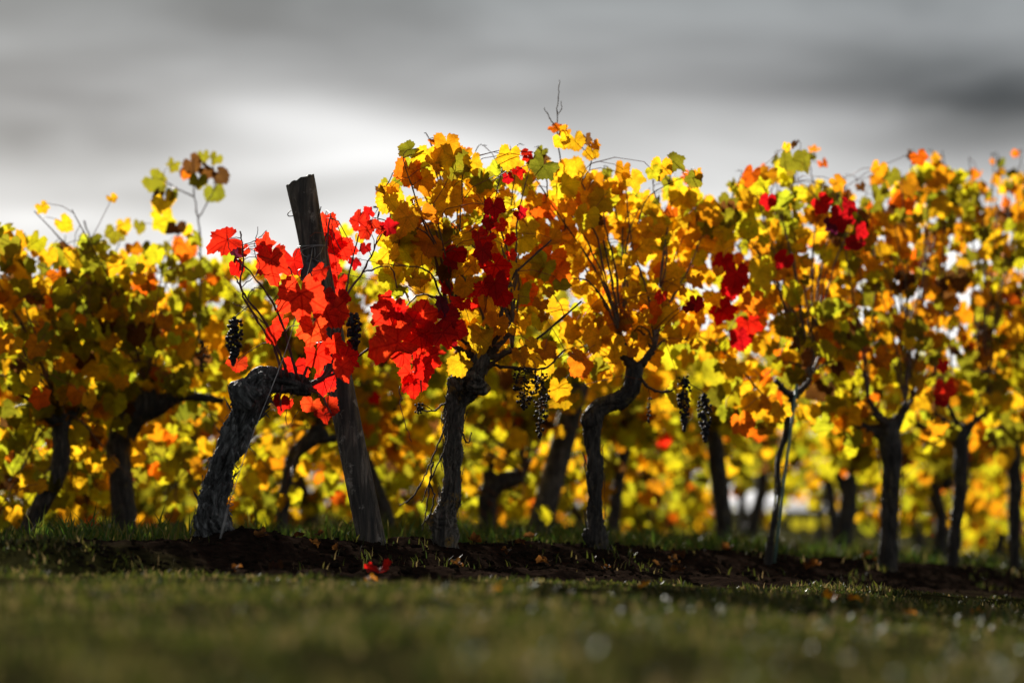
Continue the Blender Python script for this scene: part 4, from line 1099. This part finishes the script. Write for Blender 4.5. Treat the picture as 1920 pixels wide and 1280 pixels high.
# slanting anchor wire at the row end
w0 = P(409, 1032, 8.86)
aw = empty('anchor_wire', w0); tag(aw, 'taut slanting wire on a steel rod anchored beside the old gnarled trunk', 'wire')
mb = MB(); mb.add(*tube([P(405, 1045, 8.86), P(418, 990, 8.88), P(429, 945, 8.9)], 0.0042, 8)); mb.build('anchor_rod', MAT['rust'], aw, w0)
mb = MB(); pts = [P(429, 945, 8.9), P(470, 825, 8.93), P(520, 700, 8.97), P(548, 618, 9.05), P(580, 500, 9.32), on_post(ty, front, 1.1)]
mb.add(*tube(catmull(pts, 6), 0.0013, 6)); mb.build('wire', MAT['wire'], aw, w0)
mb = MB()
for q in range(2):
    mb.add(*tube([P(429, 945, 8.9) + Vector((math.cos(a) * 0.008 + 0.001 * a, math.sin(a) * 0.008, 0.003 * a - 0.02 * q)) for a in np.linspace(0, 12, 30)], 0.0012, 5))
mb.build('wire_coil', MAT['rust'], aw, w0)
# trellis wires running from the post along the row
for i, (za, zb_, lab) in enumerate(((463, 330, 'upper thin trellis wire running from the leaning post through the vines'), (497, 372, 'lower thin trellis wire running from the leaning post through the vines'))):
    a = on_post((1062 - za) / (1062 - 338), front - 0.9, 1.05)
    tw = empty('trellis_wire', a); tag(tw, lab, 'wire')
    pts = [a, P(720, za + 32, 9.7), P(860, za + 66, 9.95)]
    e = P(1180, za + 90, 10.5); pts += [e, P(1480, za + 110, 11.3), P(1900, za + 130, 12.8)]
    mb = MB(); mb.add(*tube(catmull(pts, 6), 0.0011, 5)); mb.build('wire', MAT['rust'], tw, a)

# ------------------------------------------------------------------ fallen leaves
def fallen(label, px, d, size, kind, seed, tilt=0.5, group=None):
    rng = random.Random(seed)
    x = (px - 960) / FPX * d; z = gz(x, d)
    me = leaf_mesh('curled', seed % 5, kind)
    o = bpy.data.objects.new('fallen_leaf', me); COL.objects.link(o)
    M = frame((rng.gauss(0, 1), rng.gauss(0, 0.4), 0), (rng.gauss(0, 0.3), -tilt, 1))
    o.matrix_world = Matrix.Translation((x, d, z + 0.016)) @ M.to_4x4() @ Matrix.Scale(size / 1.75, 4)
    tag(o, label, 'leaf', group)
fallen('curled red leaf fallen on the dark soil below the leaning post', 712, 8.4, 0.085, 'red', 3, 0.6)
fallen('small red leaf scrap fallen beside the larger red leaf', 692, 8.5, 0.04, 'wine', 1, 0.8)
for i in range(26):
    px = R.choice([R.uniform(760, 1700), R.uniform(420, 660)]); s_ = row_depth(px, 1) + R.uniform(-0.9, 0.15)
    fallen('small withered brown leaf lying on the tilled soil strip', px, s_, R.uniform(0.03, 0.06), 'brown', i + 60, 0.5, 'withered leaves on the soil')
for i in range(9):
    px = R.uniform(80, 1850); s_ = R.uniform(6.6, 8.0)
    fallen('amber leaf fallen on the grass before the front row', px, s_, R.uniform(0.03, 0.045), 'amber', i + 120, 0.2, 'amber leaves on the grass')
print('objects', len(bpy.data.objects))
